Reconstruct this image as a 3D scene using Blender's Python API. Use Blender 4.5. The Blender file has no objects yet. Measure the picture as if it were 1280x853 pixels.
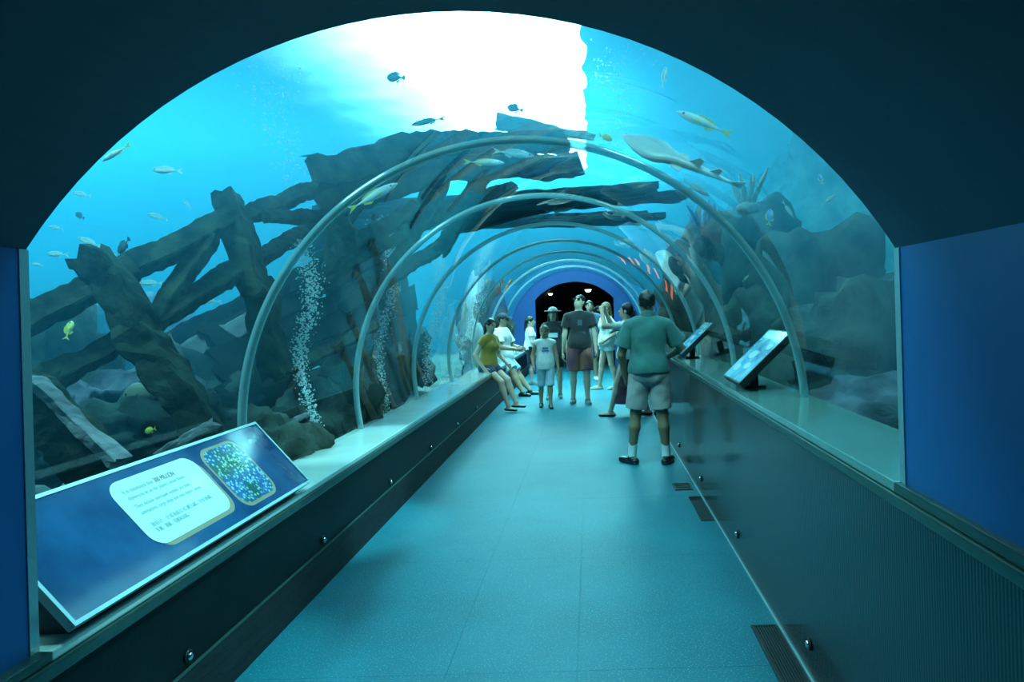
import bpy, bmesh, math, random
import numpy as np
from mathutils import Vector, Matrix, noise, Euler

C = bpy.context.scene.collection
S = bpy.context.scene
PI = math.pi

# ------------------------------------------------------------------ camera
cam_d = bpy.data.cameras.new('camera')
cam = bpy.data.objects.new('camera', cam_d)
C.objects.link(cam)
cam_d.sensor_width = 36.0
cam_d.lens = 900 / 1280 * 36
cam_d.shift_x = -98 / 1280
cam_d.shift_y = -39.5 / 1280
cam_d.clip_start = 0.05
cam.location = (0, 0, 1.54)
cam.rotation_euler = (PI / 2, 0.028, 0)
S.camera = cam

# ------------------------------------------------------------------ view, world
S.view_settings.view_transform = 'Standard'
S.view_settings.look = 'None'
S.view_settings.gamma = 1.0
S.view_settings.exposure = -1.05
S.cycles.use_denoising = True
S.cycles.transparent_max_bounces = 24
S.cycles.max_bounces = 8
S.cycles.diffuse_bounces = 3
S.cycles.glossy_bounces = 3
S.cycles.transmission_bounces = 6
S.cycles.volume_bounces = 1
S.cycles.sample_clamp_indirect = 4.0
S.cycles.caustics_reflective = False
S.cycles.caustics_refractive = False

W = bpy.data.worlds.new('world')
S.world = W
W.use_nodes = True
bg = W.node_tree.nodes['Background']
bg.inputs[0].default_value = (0.035, 0.53, 0.90, 1)
bg.inputs[1].default_value = 0.95

def area(name, loc, size, sizey, power, col, rot=(0, 0, 0)):
    d = bpy.data.lights.new(name, 'AREA')
    d.shape = 'RECTANGLE'
    d.size, d.size_y, d.energy, d.color = size, sizey, power, col
    o = bpy.data.objects.new(name, d)
    o.location, o.rotation_euler = loc, rot
    C.objects.link(o)
    return o

# unseen fill lights added over the water, no lamps known there
LC = (0.34, 0.95, 1.0)
area('fill_area', (-10.5, 13.0, 6.2), 9, 9, 4200, LC)
area('fill_area', (3.6, 9.0, 6.2), 2.5, 9, 420, LC)
area('fill_area', (-0.8, 14.0, 5.7), 4, 4, 1500, LC)
area('fill_area', (-1.0, 20.0, 5.7), 6, 4, 5000, LC)  # added to brighten the water beyond the wreck
area('fill_area', (-4.6, 3.0, 6.0), 1.5, 1.5, 1100, LC)  # added to brighten the silver fish from the front
area('fill_area', (1.6, 2.9, 5.9), 1.0, 0.8, 280, LC, (0.35, 0.1, 0))  # added to brighten the guitarfish and other front faces
def spot(name, loc, aim, power, ang):
    d = bpy.data.lights.new(name, 'SPOT')
    d.energy, d.color, d.spot_size, d.spot_blend, d.shadow_soft_size = power, LC, ang, 0.6, 0.06
    o = bpy.data.objects.new(name, d)
    o.location = loc
    o.rotation_euler = (Vector(aim) - Vector(loc)).to_track_quat('-Z', 'Y').to_euler()
    C.objects.link(o)
spot('fill_spot', (1.0, 3.1, 5.5), (-1.68, 3.0, 0.8), 2600, 0.36)  # unseen spot added to brighten the sign card
spot('fill_spot', (0.4, 5.6, 5.4), (-1.75, 5.3, 0.6), 3600, 0.34)  # unseen spot added to brighten the left ledge
spot('fill_spot', (0.1, 7.3, 5.5), (-0.3, 11.6, 0.9), 5200, 0.42)  # unseen spot added to brighten the walking group
spot('fill_spot', (-1.4, 4.4, 5.5), (0.3, 7.3, 0.9), 1500, 0.36)  # unseen spot added for the back of the polo man

# ------------------------------------------------------------------ helpers
def at(px, py, Y):
    """point in the place seen at pixel (px, py) of the photograph at depth Y"""
    du, dv = px - 738, py - 387
    c, s = math.cos(0.028), math.sin(0.028)
    return Vector(((du * c - dv * s) * Y / 900, Y, 1.54 - (du * s + dv * c) * Y / 900))

def mat(name, col, rough=0.6, metal=0.0, spec=0.5, var=0.0, scale=6.0, col2=None, bump=0.0, bscale=30.0,
        emit=None, estr=0.0, coat=0.0, stretch=None, detail=4.0, sheen=0.0):
    m = bpy.data.materials.new(name)
    m.use_nodes = True
    nt = m.node_tree
    N, L = nt.nodes, nt.links
    b = N['Principled BSDF']
    b.inputs['Base Color'].default_value = (*col, 1)
    b.inputs['Roughness'].default_value = rough
    b.inputs['Metallic'].default_value = metal
    b.inputs['Specular IOR Level'].default_value = spec
    b.inputs['Coat Weight'].default_value = coat
    b.inputs['Coat Roughness'].default_value = 0.08
    b.inputs['Sheen Weight'].default_value = sheen
    if emit:
        b.inputs['Emission Color'].default_value = (*emit, 1)
        b.inputs['Emission Strength'].default_value = estr
    tc = N.new('ShaderNodeTexCoord')
    mp = N.new('ShaderNodeMapping')
    L.new(tc.outputs['Object'], mp.inputs[0])
    if stretch:
        mp.inputs['Scale'].default_value = stretch
    if var or col2:
        n = N.new('ShaderNodeTexNoise')
        n.inputs['Scale'].default_value = scale
        n.inputs['Detail'].default_value = detail
        L.new(mp.outputs[0], n.inputs['Vector'])
        r = N.new('ShaderNodeValToRGB')
        c2 = col2 or tuple(max(0, v * (1 - var)) for v in col)
        c1 = col if col2 else tuple(min(1, v * (1 + var)) for v in col)
        r.color_ramp.elements[0].position = 0.35
        r.color_ramp.elements[0].color = (*c2, 1)
        r.color_ramp.elements[1].position = 0.65
        r.color_ramp.elements[1].color = (*c1, 1)
        L.new(n.outputs['Fac'], r.inputs[0])
        L.new(r.outputs[0], b.inputs['Base Color'])
    if bump:
        n2 = N.new('ShaderNodeTexNoise')
        n2.inputs['Scale'].default_value = bscale
        n2.inputs['Detail'].default_value = 5
        L.new(mp.outputs[0], n2.inputs['Vector'])
        bp = N.new('ShaderNodeBump')
        bp.inputs['Strength'].default_value = bump
        bp.inputs['Distance'].default_value = 0.02
        L.new(n2.outputs['Fac'], bp.inputs['Height'])
        L.new(bp.outputs[0], b.inputs['Normal'])
    return m

def node(m, kind):
    return m.node_tree.nodes.new(kind)

def mesh_obj(name, V, F, m=None, parent=None, smooth=False):
    me = bpy.data.meshes.new(name)
    me.from_pydata([tuple(v) for v in V], [], [tuple(f) for f in F])
    me.update()
    if smooth:
        me.polygons.foreach_set('use_smooth', [True] * len(me.polygons))
    return link(name, me, m, parent)

def link(name, me, m=None, parent=None):
    if m:
        for x in (m if isinstance(m, (list, tuple)) else [m]):
            me.materials.append(x)
    o = bpy.data.objects.new(name, me)
    C.objects.link(o)
    if parent:
        o.parent = parent
    return o

def bm_obj(name, bm, m=None, parent=None, smooth=False):
    bmesh.ops.recalc_face_normals(bm, faces=bm.faces)
    me = bpy.data.meshes.new(name)
    bm.to_mesh(me)
    bm.free()
    if smooth:
        me.polygons.foreach_set('use_smooth', [True] * len(me.polygons))
    return link(name, me, m, parent)

def thing(name, label, cat, loc=(0, 0, 0), rz=0.0, group=None):
    o = bpy.data.objects.new(name, None)
    o.empty_display_size = 0.1
    C.objects.link(o)
    o.location = loc
    o.rotation_euler = (0, 0, rz)
    return tag(o, label, cat, group)

def tag(o, label, cat, group=None):
    o['label'] = label
    o['category'] = cat
    if group:
        o['group'] = group
    return o

def struct(o):
    o['kind'] = 'structure'
    return o

def dup(root, loc=None, rz=None, label=None):
    r = root.copy()
    C.objects.link(r)
    if loc is not None:
        r.location = loc
    if rz is not None:
        r.rotation_euler = (0, 0, rz)
    if label:
        r['label'] = label
    for ch in list(root.children):
        c = ch.copy()
        C.objects.link(c)
        c.parent = r
        for g in list(ch.children):
            d = g.copy()
            C.objects.link(d)
            d.parent = c
    return r

def box_bm(x0, x1, y0, y1, z0, z1, bev=0.0, bm=None):
    b = bm or bmesh.new()
    r = bmesh.ops.create_cube(b, size=1)
    vs = r['verts']
    for v in vs:
        v.co = Vector((x0 + (v.co.x + .5) * (x1 - x0), y0 + (v.co.y + .5) * (y1 - y0), z0 + (v.co.z + .5) * (z1 - z0)))
    if bev:
        es = list({e for v in vs for e in v.link_edges})
        bmesh.ops.bevel(b, geom=es, offset=bev, segments=2, affect='EDGES', profile=0.6)
    return b

def box(name, x0, x1, y0, y1, z0, z1, m, parent=None, bev=0.0):
    return bm_obj(name, box_bm(x0, x1, y0, y1, z0, z1, bev), m, parent)

def prism_y(name, poly, y0, y1, m, parent=None, smooth=False):
    """closed (x, z) outline pushed along the walkway"""
    n = len(poly)
    V = [(x, y0, z) for x, z in poly] + [(x, y1, z) for x, z in poly]
    F = [tuple(range(n)), tuple(range(2 * n - 1, n - 1, -1))]
    F += [(i, n + i, n + (i + 1) % n, (i + 1) % n) for i in range(n)]
    bm = bmesh.new()
    vs = [bm.verts.new(v) for v in V]
    for f in F:
        bm.faces.new([vs[i] for i in f])
    return bm_obj(name, bm, m, parent, smooth)

def tube(name, pts, rad, m, parent=None, seg=8, smooth=True):
    """closed round bar along pts, rad a number or one per point"""
    pts = [Vector(p) for p in pts]
    n = len(pts)
    V, F = [], []
    for i, p in enumerate(pts):
        t = (pts[min(i + 1, n - 1)] - pts[max(i - 1, 0)]).normalized()
        a = Vector((0, 0, 1)) if abs(t.z) < .9 else Vector((1, 0, 0))
        u = t.cross(a).normalized()
        w = u.cross(t)
        r = rad[i] if isinstance(rad, (list, tuple)) else rad
        for k in range(seg):
            q = 2 * PI * k / seg
            V.append(p + u * math.cos(q) * r + w * math.sin(q) * r)
    for i in range(n - 1):
        for k in range(seg):
            F.append((i * seg + k, i * seg + (k + 1) % seg, (i + 1) * seg + (k + 1) % seg, (i + 1) * seg + k))
    F += [tuple(range(seg - 1, -1, -1)), tuple(range((n - 1) * seg, n * seg))]
    return mesh_obj(name, V, F, m, parent, smooth)

def lathe(name, prof, m, parent=None, seg=16, smooth=True):
    """(r, z) profile turned about z"""
    V, F = [], []
    for r, z in prof:
        for k in range(seg):
            q = 2 * PI * k / seg
            V.append((r * math.cos(q), r * math.sin(q), z))
    for i in range(len(prof) - 1):
        for k in range(seg):
            F.append((i * seg + k, i * seg + (k + 1) % seg, (i + 1) * seg + (k + 1) % seg, (i + 1) * seg + k))
    F += [tuple(range(seg - 1, -1, -1)), tuple(range((len(prof) - 1) * seg, len(prof) * seg))]
    return mesh_obj(name, V, F, m, parent, smooth)

# ------------------------------------------------------------------ the tunnel: measures
AX, AZ = -0.385, 0.93            # axis of the acrylic vault
RG, RV = 1.55, 1.47              # radius of the acrylic, of the dark entrance vault
XL, XR = -1.57, 0.862            # faces of the bench wall and of the parapet
ZL, ZR = 0.61, 1.025             # heights of the two ledges
Y0, Y1, DY = 2.05, 17.55, 1.9375  # first glass edge, exit wall, panel length
YE = 25.5                        # end of the dark hall

M = {}
M['vault'] = mat('vault_paint', (0.013, 0.06, 0.115), 0.55, var=0.15, scale=1.5, bump=0.05)
M['panel'] = mat('blue_panel', (0.012, 0.12, 0.36), 0.4, var=0.05, scale=2, bump=0.02)
M['steel'] = mat('brushed_steel', (0.45, 0.62, 0.66), 0.35, metal=0.6, var=0.1, scale=30, stretch=(1, 20, 1))
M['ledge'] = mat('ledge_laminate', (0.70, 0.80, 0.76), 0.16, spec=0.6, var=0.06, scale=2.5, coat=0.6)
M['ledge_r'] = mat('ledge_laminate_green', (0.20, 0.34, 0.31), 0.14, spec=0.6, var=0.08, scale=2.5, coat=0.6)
M['lip'] = mat('ledge_lip', (0.05, 0.11, 0.10), 0.3, metal=0.3, var=0.1, scale=20)
M['bench'] = mat('bench_wall', (0.005, 0.009, 0.011), 0.45, spec=0.18, var=0.25, scale=4, bump=0.05, bscale=60)
M['skirt'] = mat('skirting', (0.008, 0.013, 0.016), 0.7, var=0.5, scale=14, stretch=(1, .25, 3), bump=0.4, bscale=90)
M['dark'] = mat('black_paint', (0.012, 0.014, 0.016), 0.5, var=0.2)
M['black'] = mat('hall_black', (0.006, 0.006, 0.008), 0.7, var=0.2)
M['ring'] = mat('exit_blue', (0.014, 0.065, 0.22), 0.45, var=0.05, scale=3)

# ribbed parapet covering
m = mat('ribbed_parapet', (0.004, 0.013, 0.018), 0.26, spec=0.4, var=0.2, scale=3, coat=0.3)
w = node(m, 'ShaderNodeTexWave'); w.bands_direction = 'Y'
w.inputs['Scale'].default_value = 22; w.inputs['Distortion'].default_value = 0.6; w.inputs['Detail'].default_value = 2
tc = m.node_tree.nodes['Texture Coordinate']
m.node_tree.links.new(tc.outputs['Object'], w.inputs['Vector'])
bp = node(m, 'ShaderNodeBump'); bp.inputs['Strength'].default_value = 0.2; bp.inputs['Distance'].default_value = 0.003
m.node_tree.links.new(w.outputs['Fac'], bp.inputs['Height'])
m.node_tree.links.new(bp.outputs[0], m.node_tree.nodes['Principled BSDF'].inputs['Normal'])
M['ribbed'] = m

# speckled vinyl floor
m = mat('speckled_vinyl', (0.010, 0.175, 0.235), 0.45, spec=0.3, var=0.12, scale=1.2)
N, L = m.node_tree.nodes, m.node_tree.links
sp = N.new('ShaderNodeTexNoise'); sp.inputs['Scale'].default_value = 130; sp.inputs['Detail'].default_value = 1
L.new(N['Texture Coordinate'].outputs['Object'], sp.inputs['Vector'])
rp = N.new('ShaderNodeValToRGB')
rp.color_ramp.elements[0].position = 0.60; rp.color_ramp.elements[0].color = (0, 0, 0, 1)
rp.color_ramp.elements[1].position = 0.72; rp.color_ramp.elements[1].color = (1, 1, 1, 1)
L.new(sp.outputs['Fac'], rp.inputs[0])
mx = N.new('ShaderNodeMix'); mx.data_type = 'RGBA'
old = N['Principled BSDF'].inputs['Base Color'].links[0].from_socket
L.new(rp.outputs[0], mx.inputs['Factor']); L.new(old, mx.inputs['A'])
mx.inputs['B'].default_value = (0.10, 0.42, 0.50, 1)
L.new(mx.outputs['Result'], N['Principled BSDF'].inputs['Base Color'])
M['vinyl'] = m

def glass_mat(name, tint, f0, rough=0.0):
    m = bpy.data.materials.new(name); m.use_nodes = True
    N, L = m.node_tree.nodes, m.node_tree.links
    N.remove(N['Principled BSDF'])
    t = N.new('ShaderNodeBsdfTransparent'); t.inputs[0].default_value = (*tint, 1)
    g = N.new('ShaderNodeBsdfGlossy'); g.inputs['Roughness'].default_value = rough
    nz = N.new('ShaderNodeTexNoise'); nz.inputs['Scale'].default_value = 3
    bp = N.new('ShaderNodeBump'); bp.inputs['Strength'].default_value = 0.02
    tc = N.new('ShaderNodeTexCoord')
    L.new(tc.outputs['Object'], nz.inputs['Vector']); L.new(nz.outputs['Fac'], bp.inputs['Height'])
    L.new(bp.outputs[0], g.inputs['Normal'])
    ge = N.new('ShaderNodeNewGeometry')
    dt = N.new('ShaderNodeVectorMath'); dt.operation = 'DOT_PRODUCT'
    L.new(ge.outputs['Normal'], dt.inputs[0]); L.new(ge.outputs['Incoming'], dt.inputs[1])
    def mth(op, a, b=None):
        q = N.new('ShaderNodeMath'); q.operation = op
        for i, x in enumerate((a, b)):
            if x is None:
                continue
            if isinstance(x, (int, float)):
                q.inputs[i].default_value = x
            else:
                L.new(x, q.inputs[i])
        return q.outputs[0]
    # Schlick reflectance, the same from both sides of the thin sheet
    k = mth('POWER', mth('SUBTRACT', 1.0, mth('ABSOLUTE', dt.outputs['Value'])), 5.0)
    fr = mth('ADD', mth('MULTIPLY', k, (1 - f0) * 0.85), f0)
    mx = N.new('ShaderNodeMixShader')
    L.new(fr, mx.inputs[0]); L.new(t.outputs[0], mx.inputs[1]); L.new(g.outputs[0], mx.inputs[2])
    L.new(mx.outputs[0], N['Material Output'].inputs['Surface'])
    return m
M['acrylic_in'] = glass_mat('acrylic', (0.97, 0.99, 0.99), 0.04)
m = bpy.data.materials.new('acrylic_wet_side'); m.use_nodes = True
N, L = m.node_tree.nodes, m.node_tree.links
N.remove(N['Principled BSDF'])
t = N.new('ShaderNodeBsdfTransparent'); t.inputs[0].default_value = (0.96, 0.985, 0.99, 1)
L.new(t.outputs[0], N['Material Output'].inputs['Surface'])
M['acrylic_out'] = m

# ------------------------------------------------------------------ water
m = bpy.data.materials.new('water'); m.use_nodes = True
N, L = m.node_tree.nodes, m.node_tree.links
N.remove(N['Principled BSDF'])
t = N.new('ShaderNodeBsdfTransparent')
L.new(t.outputs[0], N['Material Output'].inputs['Surface'])
vs = N.new('ShaderNodeVolumeScatter'); vs.inputs['Color'].default_value = (0.12, 0.62, 1.0, 1)
vs.inputs['Density'].default_value = 0.05; vs.inputs['Anisotropy'].default_value = 0.65
va = N.new('ShaderNodeVolumeAbsorption'); va.inputs['Color'].default_value = (0.0, 0.75, 0.88, 1)
va.inputs['Density'].default_value = 0.08
ad = N.new('ShaderNodeAddShader')
L.new(vs.outputs[0], ad.inputs[0]); L.new(va.outputs[0], ad.inputs[1])
L.new(ad.outputs[0], N['Material Output'].inputs['Volume'])
M['water'] = m

def arc(r, a0, a1, n, cx=AX, cz=AZ):
    return [(cx + r * math.cos(a0 + (a1 - a0) * i / n), cz + r * math.sin(a0 + (a1 - a0) * i / n)) for i in range(n + 1)]

TX0, TX1, TZ0, TZ1, TY1 = -20.0, 14.0, -0.8, 5.6, 27.0
RO = RG + 0.055
aR, aL = math.asin((ZR - 0.02 - AZ) / RO), PI - math.asin((ZL - 0.02 - AZ) / RO)
notch = arc(RO, aR, aL, 40)                                # right ledge over the top to the left ledge
poly = [(TX0, TZ0), (notch[-1][0], TZ0)] + notch[::-1] + [(notch[0][0], TZ0), (TX1, TZ0), (TX1, TZ1), (TX0, TZ1)]
water = struct(prism_y('water', poly, Y0 + 0.01, TY1, M['water']))

# ------------------------------------------------------------------ floor
floor = struct(box('floor', XL - 0.05, XR + 0.05, -3, YE, -0.12, -0.006, M['vinyl']))
cols = [XL, -0.66, -0.10, XR]
rows = [-3.0, 0.27, 1.67, 3.07, 4.47, 5.87, 7.27, 8.67, 10.07, 11.47, 12.87, 14.27, 15.67, Y1 + 0.05]
g = 0.0007
for i in range(3):
    for j in range(len(rows) - 1):
        o = box('floor_sheet', cols[i] + g, cols[i + 1] - g, rows[j] + g, rows[j + 1] - g, -0.006, 0.0, M['vinyl'], floor)

# ------------------------------------------------------------------ low walls, ledges, skirting
struct(box('wall_left', XL - 0.10, XL, -3, Y1, -0.1, ZL - 0.03, M['bench']))
struct(box('wall_right', XR, XR + 0.10, -3, Y1, -0.1, ZR - 0.03, M['ribbed']))
struct(box('baseboard_left', XL, XL + 0.014, -3, Y1, 0, 0.215, M['skirt'], bev=0.003))
struct(box('trim_1', XL, XL + 0.016, -3, Y1, 0.216, 0.219, M['lip']))
xgl = AX - math.sqrt(RG ** 2 - (ZL - AZ) ** 2)
xgr = AX + math.sqrt(RG ** 2 - (ZR - AZ) ** 2)
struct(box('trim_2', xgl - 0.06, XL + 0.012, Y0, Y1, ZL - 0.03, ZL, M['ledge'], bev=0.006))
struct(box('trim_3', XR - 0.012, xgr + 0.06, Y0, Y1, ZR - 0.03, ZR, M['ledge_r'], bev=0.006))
struct(box('trim_4', XL - 0.02, XL + 0.022, -3, Y1, ZL - 0.075, ZL - 0.032, M['lip'], bev=0.008))
struct(box('trim_5', XR - 0.022, XR + 0.02, -3, Y1, ZR - 0.065, ZR - 0.032, M['lip'], bev=0.008))
struct(box('trim_6', XR - 0.008, XR, -3, Y1, 0, 0.008, M['steel']))

# ------------------------------------------------------------------ entrance vault and blue side panels
sL, sR = PI - math.asin((1.755 - AZ) / RV), math.asin((1.69 - AZ) / RV)
ceil = arc(RV, sR, sL, 36) + arc(RV + 0.35, sL, sR, 36)
struct(prism_y('ceiling', ceil, -3, Y0, M['vault']))
pl, pr = AX + RV * math.cos(sL), AX + RV * math.cos(sR)
for n_, (x0, x1, zb, zt) in enumerate(((pl - 0.08, pl, ZL - 0.03, 1.755), (pr, pr + 0.08, ZR - 0.03, 1.69))):
    side = ('left', 'right')[n_]
    struct(box('wall_panel_' + side, x0, x1, -3, Y0 - 0.012, zb, zt, M['panel']))
    struct(box('trim_%d' % (7 + n_), x0 - 0.004, x1 + 0.004, Y0 - 0.03, Y0 + 0.004, zb + 0.03, zt, M['steel']))
# sills under the side panels
struct(box('trim_9', pl - 0.1, XL + 0.012, -3, Y0, ZL - 0.03, ZL, M['lip'], bev=0.006))
struct(box('trim_10', XR - 0.012, pr + 0.1, -3, Y0, ZR - 0.03, ZR, M['lip'], bev=0.006))
struct(box('wall_back', -4, 4, -3.15, -3, -0.2, 3.4, M['black']))

def ring_wall(name, y0, y1, inner, m):
    """upright slab across the tank with an arched way through"""
    a = [(TX0, TZ0), (inner[-1][0], TZ0)] + inner[::-1] + [(inner[0][0], TZ0), (TX1, TZ0), (TX1, TZ1 + 2), (TX0, TZ1 + 2)]
    return struct(prism_y(name, a, y0, y1, m))
ring_wall('wall_front', Y0 - 0.25, Y0 - 0.002, arc(RV + 0.17, aR, PI - math.asin((ZL - .02 - AZ) / RO), 36), M['dark'])

# ------------------------------------------------------------------ acrylic panels and their joints
def shell(name, y0, y1, a0, a1, r0, r1, mats, n=48):
    V, F, mi, sm = [], [], [], []
    A0, A1 = arc(r0, a0, a1, n), arc(r1, a0, a1, n)
    for la, ya, lb, yb, k in ((A0, y0, A0, y1, 0), (A1, y1, A1, y0, 1), (A1, y0, A0, y0, 2), (A0, y1, A1, y1, 2)):
        q = len(V)
        V += [(x, ya, z) for x, z in la] + [(x, yb, z) for x, z in lb]
        for i in range(n):
            F.append((q + i, q + i + 1, q + n + 2 + i, q + n + 1 + i)); mi.append(min(k, 1)); sm.append(k < 2)
    for i in (0, n):
        q = len(V)
        V += [(*A0[i][:1], y0, A0[i][1]), (A0[i][0], y1, A0[i][1]), (A1[i][0], y1, A1[i][1]), (A1[i][0], y0, A1[i][1])]
        F.append((q, q + 1, q + 2, q + 3)); mi.append(1); sm.append(False)
    o = mesh_obj(name, V, F, mats)
    o.data.polygons.foreach_set('material_index', mi)
    o.data.polygons.foreach_set('use_smooth', sm)
    return o
gR, gL = math.asin((ZR - AZ) / RG), PI - math.asin((ZL - AZ) / RG)
M['joint'] = mat('bonded_joint', (0.42, 0.66, 0.70), 0.12, spec=0.8, var=0.06, scale=4, coat=1.0)
N, L = M['joint'].node_tree.nodes, M['joint'].node_tree.links
tr = N.new('ShaderNodeBsdfTransparent'); tr.inputs[0].default_value = (0.75, 0.95, 0.97, 1)
mx = N.new('ShaderNodeMixShader'); mx.inputs[0].default_value = 0.62
L.new(tr.outputs[0], mx.inputs[1]); L.new(N['Principled BSDF'].outputs[0], mx.inputs[2]); L.new(mx.outputs[0], N['Material Output'].inputs['Surface'])
for i in range(8):
    ya, yb = Y0 + i * DY, Y0 + (i + 1) * DY
    struct(shell('window_%d' % (i + 1), ya + 0.004, yb - 0.004, gR, gL, RG, RG + 0.05, [M['acrylic_in'], M['acrylic_out']]))
    if i:
        nm = 'trim_%d' % (10 + i)
        r0, r1, n = RG - 0.018, RG + 0.03, 64
        V, F = [], []
        for (x, z) in arc(1.0, gR, gL, n, 0, 0):
            for rr, yy in ((RG + .03, -.017), (RG - .004, -.017), (RG - .012, -.010), (RG - .012, .010), (RG - .004, .017), (RG + .03, .017)):
                V.append((AX + x * rr, ya + yy, AZ + z * rr))
        for q in range(n):
            for e in range(6):
                F.append((q * 6 + e, q * 6 + (e + 1) % 6, (q + 1) * 6 + (e + 1) % 6, (q + 1) * 6 + e))
        F += [tuple(range(5, -1, -1)), tuple(range(n * 6, n * 6 + 6))]
        struct(mesh_obj(nm, V, F, M['joint'], None, True))

# ------------------------------------------------------------------ exit: blue arch and dark hall
si = math.asin(0.877 / 1.3)
def strip(a, b, y0, y1):
    """solid between two open outlines of equal length"""
    bm = bmesh.new(); n = len(a)
    P = [[bm.verts.new((x, y, z)) for x, z in l] for y in (y0, y1) for l in (a, b)]
    for i in range(n - 1):
        bm.faces.new((P[0][i], P[0][i + 1], P[1][i + 1], P[1][i]))
        bm.faces.new((P[2][i], P[2][i + 1], P[3][i + 1], P[3][i]))
        bm.faces.new((P[0][i], P[0][i + 1], P[2][i + 1], P[2][i]))
        bm.faces.new((P[1][i], P[1][i + 1], P[3][i + 1], P[3][i]))
    for i in (0, n - 1):
        bm.faces.new((P[0][i], P[1][i], P[3][i], P[2][i]))
    return bm
a = [(AX - 0.96, 0.0), (AX - .96, .9), (AX - .96, AZ + .877)] + arc(1.3, PI - si, si, 30)[1:-1] + [(AX + .96, AZ + .877), (AX + .96, .9), (AX + .96, 0)]
b = [(AX - 1.6, 0.0), (AX - 1.6, .9)] + arc(1.6, PI, 0, len(a) - 5) + [(AX + 1.6, .9), (AX + 1.6, 0)]
struct(bm_obj('wall_exit', strip(a, b, Y1, Y1 + 0.3), M['ring']))
ha = [(AX - 1.45, -0.1)] + arc(1.45, PI, 0, 30) + [(AX + 1.45, -0.1)]
hb = [(AX - 1.58, -0.1)] + arc(1.58, PI, 0, 30) + [(AX + 1.58, -0.1)]
struct(bm_obj('ceiling_hall', strip(ha, hb, Y1 + 0.3, YE), M['black']))
struct(box('wall_hall_end', AX - 1.6, AX + 1.6, YE, YE + 0.1, -0.1, 2.6, M['black']))

# ------------------------------------------------------------------ tank: skylight
# skylight over the water: lit panel, soft glow of the water painted as leftward fade
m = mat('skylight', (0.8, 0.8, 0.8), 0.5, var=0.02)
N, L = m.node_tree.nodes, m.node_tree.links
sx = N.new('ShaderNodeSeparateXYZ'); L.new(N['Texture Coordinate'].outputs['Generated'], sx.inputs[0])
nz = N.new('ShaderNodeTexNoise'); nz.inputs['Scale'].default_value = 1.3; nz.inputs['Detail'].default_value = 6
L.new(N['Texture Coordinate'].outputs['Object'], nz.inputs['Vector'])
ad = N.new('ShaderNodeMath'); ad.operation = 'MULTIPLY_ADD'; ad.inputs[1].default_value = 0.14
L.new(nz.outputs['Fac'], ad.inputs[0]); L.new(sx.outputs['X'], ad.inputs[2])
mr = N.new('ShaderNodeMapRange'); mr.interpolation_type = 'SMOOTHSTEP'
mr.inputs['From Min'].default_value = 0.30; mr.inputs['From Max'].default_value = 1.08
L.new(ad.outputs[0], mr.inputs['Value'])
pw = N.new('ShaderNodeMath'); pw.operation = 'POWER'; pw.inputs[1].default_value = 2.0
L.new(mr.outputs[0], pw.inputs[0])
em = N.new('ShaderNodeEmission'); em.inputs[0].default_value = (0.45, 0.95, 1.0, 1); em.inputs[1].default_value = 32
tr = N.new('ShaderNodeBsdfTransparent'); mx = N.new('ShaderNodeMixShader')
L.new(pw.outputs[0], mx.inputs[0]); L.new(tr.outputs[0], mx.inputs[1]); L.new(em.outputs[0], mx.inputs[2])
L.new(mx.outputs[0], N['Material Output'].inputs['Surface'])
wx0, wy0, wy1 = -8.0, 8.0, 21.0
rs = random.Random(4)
edge = [(0.0 + rs.uniform(-.035, .035) + .03 * math.sin(q * .9), wy0 + (wy1 - wy0) * q / 60) for q in range(61)]  # ragged edge puts ripple sparkle into the outline
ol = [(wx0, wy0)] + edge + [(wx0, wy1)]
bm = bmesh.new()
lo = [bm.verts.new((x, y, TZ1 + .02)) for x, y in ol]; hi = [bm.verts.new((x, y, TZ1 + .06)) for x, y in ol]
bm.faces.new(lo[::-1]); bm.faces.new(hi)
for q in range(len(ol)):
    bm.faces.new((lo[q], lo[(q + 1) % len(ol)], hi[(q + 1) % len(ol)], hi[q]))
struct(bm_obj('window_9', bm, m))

# ------------------------------------------------------------------ floor grates
M['grate'] = mat('grate_metal', (0.05, 0.06, 0.065), 0.35, metal=0.7, var=0.2)
M['pit'] = mat('grate_pit', (0.004, 0.005, 0.006), 0.8)
def floor_grate(label, x0, x1, y0, y1, along, n):
    t = thing('floor_grate', label, 'grate', ((x0 + x1) / 2, (y0 + y1) / 2, 0))
    w, l, f = (x1 - x0) / 2, (y1 - y0) / 2, 0.012
    box('tray', -w, w, -l, l, 0.0002, 0.002, M['pit'], t)
    bm = box_bm(-w, w, -l, -l + f, 0.002, 0.007)
    box_bm(-w, w, l - f, l, 0.002, 0.007, bm=bm)
    box_bm(-w, -w + f, -l + f, l - f, 0.002, 0.007, bm=bm)
    box_bm(w - f, w, -l + f, l - f, 0.002, 0.007, bm=bm)
    bm_obj('frame', bm, M['grate'], t)
    first = None
    for k in range(n):
        if along == 'y':
            c = -w + f + (2 * w - 2 * f) * (k + .5) / n
            s = (2 * w - 2 * f) / n * 0.25
            if first is None:
                first = box('slat', -s, s, -l + f, l - f, 0.002, 0.006, M['grate'], t); o = first
            else:
                o = first.copy(); C.objects.link(o)
            o.location = (c, 0, 0)
        else:
            c = -l + f + (2 * l - 2 * f) * (k + .5) / n
            s = (2 * l - 2 * f) / n * 0.25
            if first is None:
                first = box('slat', -w + f, w - f, -s, s, 0.002, 0.006, M['grate'], t); o = first
            else:
                o = first.copy(); C.objects.link(o)
            o.location = (0, c, 0)
    return t
floor_grate('long black slotted floor grate beside the parapet, nearest the entrance', 0.725, XR - 0.014, 2.55, 3.45, 'y', 8)
floor_grate('short black slotted floor grate just behind the solid cover plate', 0.67, 0.82, 6.04, 6.27, 'x', 3)
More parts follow.
